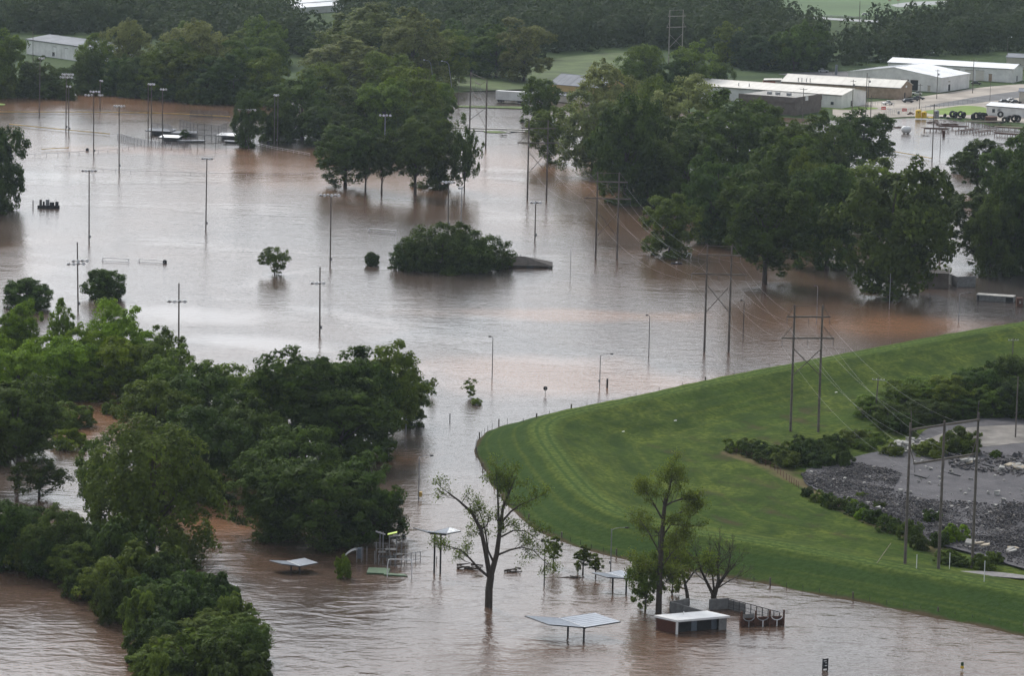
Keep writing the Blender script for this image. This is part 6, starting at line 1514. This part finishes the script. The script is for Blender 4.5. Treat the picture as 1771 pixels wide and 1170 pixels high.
def drum_tank(x, yb, yt, wpx, label, m, cat='tank', name='storage_tank', band=True, z=LAND + .1):
    P = G(x, yb, z); h = hgt(x, yb, yt, z); r = wpx * mpp(x, yb) / 2; t = thing(name, label, cat, P)
    MB().lathe([(r, 0), (r, h * .92), (r * .8, h), (r * .2, h * 1.02)], (0, 0, 0), 20).build('tank_body', m, t, smooth=False)
    if band:
        for f in (.25, .5, .75): MB().lathe([(r, 0), (r + .05, .04), (r + .05, .12), (r, .16)], (0, 0, h * f), 20).build('band', m, t)
        MB().lathe([(.28, 0), (.3, .15), (.1, .2)], (r * .3, 0, h), 10).build('lid', m, t)
        MB().lathe([(.22, -.03), (.22, .03)], (0, -r - .03, h * .72), 10, 'y').build('port', DARK, t)
drum_tank(1588, 204, 190, 10, 'taller yellow plastic tank at the edge of the yard', YELLOW)
drum_tank(1598, 204, 193, 9, 'shorter yellow plastic tank right of the taller one', YELLOW)
drum_tank(1619, 204, 191, 9.5, 'grey cylindrical tank right of the yellow tanks', STEEL)
drum_tank(1714, 211, 201, 21, 'wide rust-brown tank among the giant tyres', RUST, band=False)
drum_tank(1446, 129, 112, 4.5, 'pale blue-grey tall tank on the dark gravel lot', GREY_ROOF, band=False)
drum_tank(1554, 197, 192, 4, 'small grey drum by the red signs', STEEL, band=False)
o = MB().lathe([(.6, 0), (1.1, .1), (1.1, .35), (.3, .45)], n=14).build('yellow_lid', YELLOW); o.location = G(1609, 204, LAND + .1); tag(o, 'flat yellow lid lying right of the yellow tanks', 'lid')
def white_tank():
    P = G(1567, 231, 0); t = thing('horizontal_tank', 'round-ended white tank standing in the flooded pipe yard', 'tank', P, .4); r = 1.25
    MB().lathe([(.2, -1.9), (.8, -1.75), (1.15, -1.35), (r, -.9), (r, .9), (1.15, 1.35), (.8, 1.75), (.2, 1.9)], (0, 0, 1.5), 18, 'x').build('tank_body', WHITE, t, smooth=True)
    for x in (-.8, .8): MB().box((x, 0, .0), (.25, 1.6, 1.2)).build('saddle', CONCRETE, t)
    MB().lathe([(.15, 0), (.18, .3), (.05, .35)], (0, 0, 1.5 + r - .05), 8).build('valve_dome', STEEL, t)
white_tank()
def tyre(x, yb, d, label, rz, flat=False, z=LAND + .1, group='giant tyres stored along the yard'):
    r = d / 2; w = d * .36; P = G(x, yb, z); b = MB(); prof = [(r * .48, -w * .42), (r * .8, -w / 2), (r * .97, -w * .4), (r, 0), (r * .97, w * .4), (r * .8, w / 2), (r * .48, w * .42), (r * .46, 0)]
    n = 18; vs = []
    for q, y in prof:
        for k in range(n):
            a = 2 * math.pi * k / n; rr = q * (1.03 if k % 2 and q > r * .9 else 1); vs.append((rr * math.cos(a), y, rr * math.sin(a)) if not flat else (rr * math.cos(a), rr * math.sin(a), y + w / 2))
    m = len(prof); b.add(vs, [(i * n + k, i * n + (k + 1) % n, ((i + 1) % m) * n + (k + 1) % n, ((i + 1) % m) * n + k) for i in range(m) for k in range(n)])
    o = b.build('tyre', BLACK_RUB); o.location = (P[0], P[1], P[2] + (0 if flat else r)); o.rotation_euler = (0 if flat else random.uniform(-.15, .15), 0, rz); tag(o, label, 'tyre', group)
for x, y, d, rz, f in [(1634, 204, 1.7, .9, 0), (1628, 204, 1.5, .3, 1), (1640, 205, 1.6, .2, 1), (1647, 203, 2.6, .5, 0), (1652, 204, 2.5, .8, 0), (1660, 206, 1.6, 0, 1), (1661, 203, 2.5, .2, 0), (1666, 204, 2.4, .7, 0)]:
    tyre(x, y, d, 'large black tyre in the heap between the grey tank and the lawn', rz, bool(f), group='tyres between the grey tank and the lawn')
for x, y, d, rz, f in [(1683, 207, 2.4, .9, 0), (1688, 207, 2.9, .1, 0), (1694, 206, 2.7, .5, 0), (1700, 207, 2.8, .15, 0), (1704, 206, 2.4, .8, 0)]:
    tyre(x, y, d, 'giant black tyre standing left of the rust-brown tank', rz, bool(f), group='tyres left of the rust-brown tank')
for x, y, d, rz, f in [(1730, 203, 2.4, .2, 0), (1737, 212, 2.2, .4, 0), (1732, 213, 1.8, .1, 1), (1743, 211, 2.3, .9, 0), (1748, 203, 2.0, .3, 1), (1754, 211, 2.9, .2, 0), (1760, 211, 2.7, .5, 0), (1741, 206, 2.0, 0, 1)]:
    tyre(x, y, d, 'giant black tyre in the jumble right of the rust-brown tank', rz, bool(f), group='tyres right of the rust-brown tank')
def banner(x, yb, label):
    P = G(x, yb, LAND + .05); t = thing('red_banner', label, 'banner', P, -.1)
    for s in (-.85, .85): MB().tube((s, 0, 0), (s, 0, 1.9), .04, .04, 6).build('post', STEEL, t)
    MB().box((0, -.05, 1.35), (1.75, .04, 1.15)).build('red_sheet', RED, t)
    b = MB()
    for k, (w, dz) in enumerate(((.3, .05), (.22, -.04), (.34, .03), (.2, -.02))): b.box((-.5 + k * .34, -.08, 1.35 + dz), (w, .02, .22 + .08 * (k % 2)))
    b.build('pale_lettering', WHITE, t)
banner(1528, 193, 'red banner left of the pair at the yard entrance')
banner(1564, 196, 'red banner nearer the yellow tanks at the yard entrance')
o = MB().box((0, 0, .9), (1.7, .06, .7)).box((-.6, 0, .3), (.06, .06, .6)).box((.6, 0, .3), (.06, .06, .6)).build('white_board', WHITE); o.location = G(1538, 193, LAND); tag(o, 'low white board between the two red banners', 'board')
def rack(x0, y0, x1, y1, label, h=.9, pipes=0, m=RUST, pm=None, z=0.0, n=None):
    A, B = G(x0, y0, z), G(x1, y1, z); d = Vector(B - A); W = d.length; t = thing('pipe_rack', label, 'rack', A, math.atan2(d.y, d.x))
    for y in (0, 2.2): MB().box((W / 2, y, h), (W, .22, .25)).build('rail', m, t)
    n = n or max(2, int(W / 2.0))
    for k in range(n + 1):
        for y in (0, 2.2): MB().box((W * k / n, y, h / 2 - .4), (.16, .16, h + .6)).build('leg', RUST, t)
    for k in range(pipes):
        MB().tube((-.8 + random.uniform(-.5, .5), .15 + k * 1.9 / max(1, pipes - 1), h + .22), (W + .8 + random.uniform(-.5, .5), .15 + k * 1.9 / max(1, pipes - 1) + random.uniform(-.2, .2), h + .22), .1, .1, 6).build('pipe', pm or RUST, t)
for a in [(1599, 227, 1640, 228, 'lone low rack left in the flooded pipe yard, farthest left', .9, 3), (1625, 223, 1670, 224, 'long brown pipe rack behind the lone left rack', .9, 5), (1662, 231, 1692, 227, 'short rack in the water, middle of the pipe yard', .8, 0), (1693, 233, 1722, 229, 'short rack right of the middle one in the pipe yard', .8, 0), (1720, 235, 1775, 239, 'red-railed rack nearest the camera at the right edge', .9, 4), (1724, 224, 1775, 227, 'rack with pale pipes at the right edge', .9, 6)]:
    rack(*a[:5], h=a[5], pipes=a[6], pm=PLANK if 'pale' in a[4] else None)
rack(1675, 217, 1730, 217, 'large raised rack loaded with pale green-white pipes', 1.3, 7, BROWN, PLANK, LAND)
for x, y, w, n, lab, s in [(1614, 213, 26, 12, 'heap of dark steel bars at the edge of the flooded yard', 11), (1640, 216, 40, 16, 'long heap of rusty pipes left of the raised rack', 12), (1550, 221, 22, 9, 'dark scrap heap left of the white tank', 13), (1600, 235, 14, 5, 'scrap just above the water in the pipe yard', 14), (1500, 207, 18, 7, 'dark planks by the short dark pole at the yard entrance', 15), (1740, 218, 40, 12, 'rusty bars stacked at the right edge of the pipe yard', 16), (1735, 250, 20, 7, 'snag of dead branches in the flooded pipe yard', 17), (1575, 200, 14, 10, 'pile of dark junk left of the yellow tanks', 18)]:
    drift(x, y, w, lab, n, .5 if s != 18 else 1.2, RUST if 'rust' in lab or 'dark' in lab else DRIFT, 'scrap_heap', s)
o = MB().tube((0, 0, -1), (0, 0, 2.2), .5, .5, 10).lathe([(.5, 0), (.55, .05), (.2, .15)], (0, 0, 2.2), 10).build('rusty_stub', RUST); o.location = G(1632, 236); tag(o, 'rusty pipe stub standing in the flooded pipe yard', 'pipe')
def a_frame():
    P = G(1743, 249); t = thing('tripod', 'dark tripod frame standing in water near the right edge', 'tripod', P)
    for a in (0, 2.1, 4.2): MB().tube((math.cos(a) * .8, math.sin(a) * .8, -.5), (0, 0, 2.1), .09, .07, 6).build('leg', STEEL_DARK, t)
    MB().box((0, 0, 1.6), (.5, .4, .6)).build('winch', STEEL_DARK, t)
a_frame()
mesh_fence('chain_link_fence', 'chain link fence round the lawn behind the yellow tanks', [(1570, 197), (1585, 192), (1640, 184), (1690, 177)], 1.8, (1.0,), 4, mesh=False, r=.05, z=LAND, z0=0)
mesh_fence('chain_link_fence', 'chain link gate and fence between the red banners', [(1527, 203), (1550, 197), (1575, 196)], 1.8, (1.0, .5), 2.5, mesh=False, r=.05, z=LAND, z0=0)
mesh_fence('board_fence', 'pale board fence by the white vehicle with a load', [(1500, 184), (1518, 182), (1546, 185)], 1.7, (), 2.0, mesh=False, z=LAND, z0=0, cap=None)
mesh_fence('roadside_fence', 'pale rail fence along the far country road at the top right', [(1335, 24), (1420, 29), (1490, 33)], 1.2, (1.0, .5), 6, mesh=False, r=.12, z=LAND, z0=0)
for i, (x, y, lab, mm) in enumerate([(1330, 146, 'orange-red machine behind the long white building', ORANGE), (1345, 146, 'pale covered load behind the long white building', CREAM_ROOF), (1360, 147, 'pale tarpaulined stack right of the covered load behind the long white building', CONCRETE), (1225, 131, 'rust-railed white container behind the grove', WHITE_METAL)]):
    t = thing('yard_machine' if i == 0 else 'covered_stack', lab, 'machine' if i == 0 else 'stack', G(x, y, LAND)); w = 5 if i == 0 else 4.4
    MB().box((0, 0, .9), (w, 2.4, 1.6)).build('body', mm, t); MB().slab([(-w / 2, -1.2, 2.0), (w / 2, -1.2, 2.2), (w * .4, 1.2, 2.5), (-w * .4, 1.2, 2.4)], .7).build('cover', mm if i else CREAM_ROOF, t)
    for wx in (-1.5, 1.5): MB().lathe([(.2, -.2), (.5, -.15), (.5, .15), (.2, .2)], (wx, -1.1, .45), 10, 'y').build('wheel', BLACK_RUB, t)
for x, y, lab in ((1538, 8, 'orange-topped sign post at the far crossroads, left'), (1553, 8, 'orange-topped sign post at the far crossroads, right')):
    t = thing('road_sign', lab, 'road sign', G(x, y, LAND)); MB().tube((0, 0, 0), (0, 0, 2.6), .12, .12, 6).build('post', STEEL, t); MB().box((0, -.14, 3.2), (1.5, .08, 1.5)).build('sign_plate', ORANGE, t)
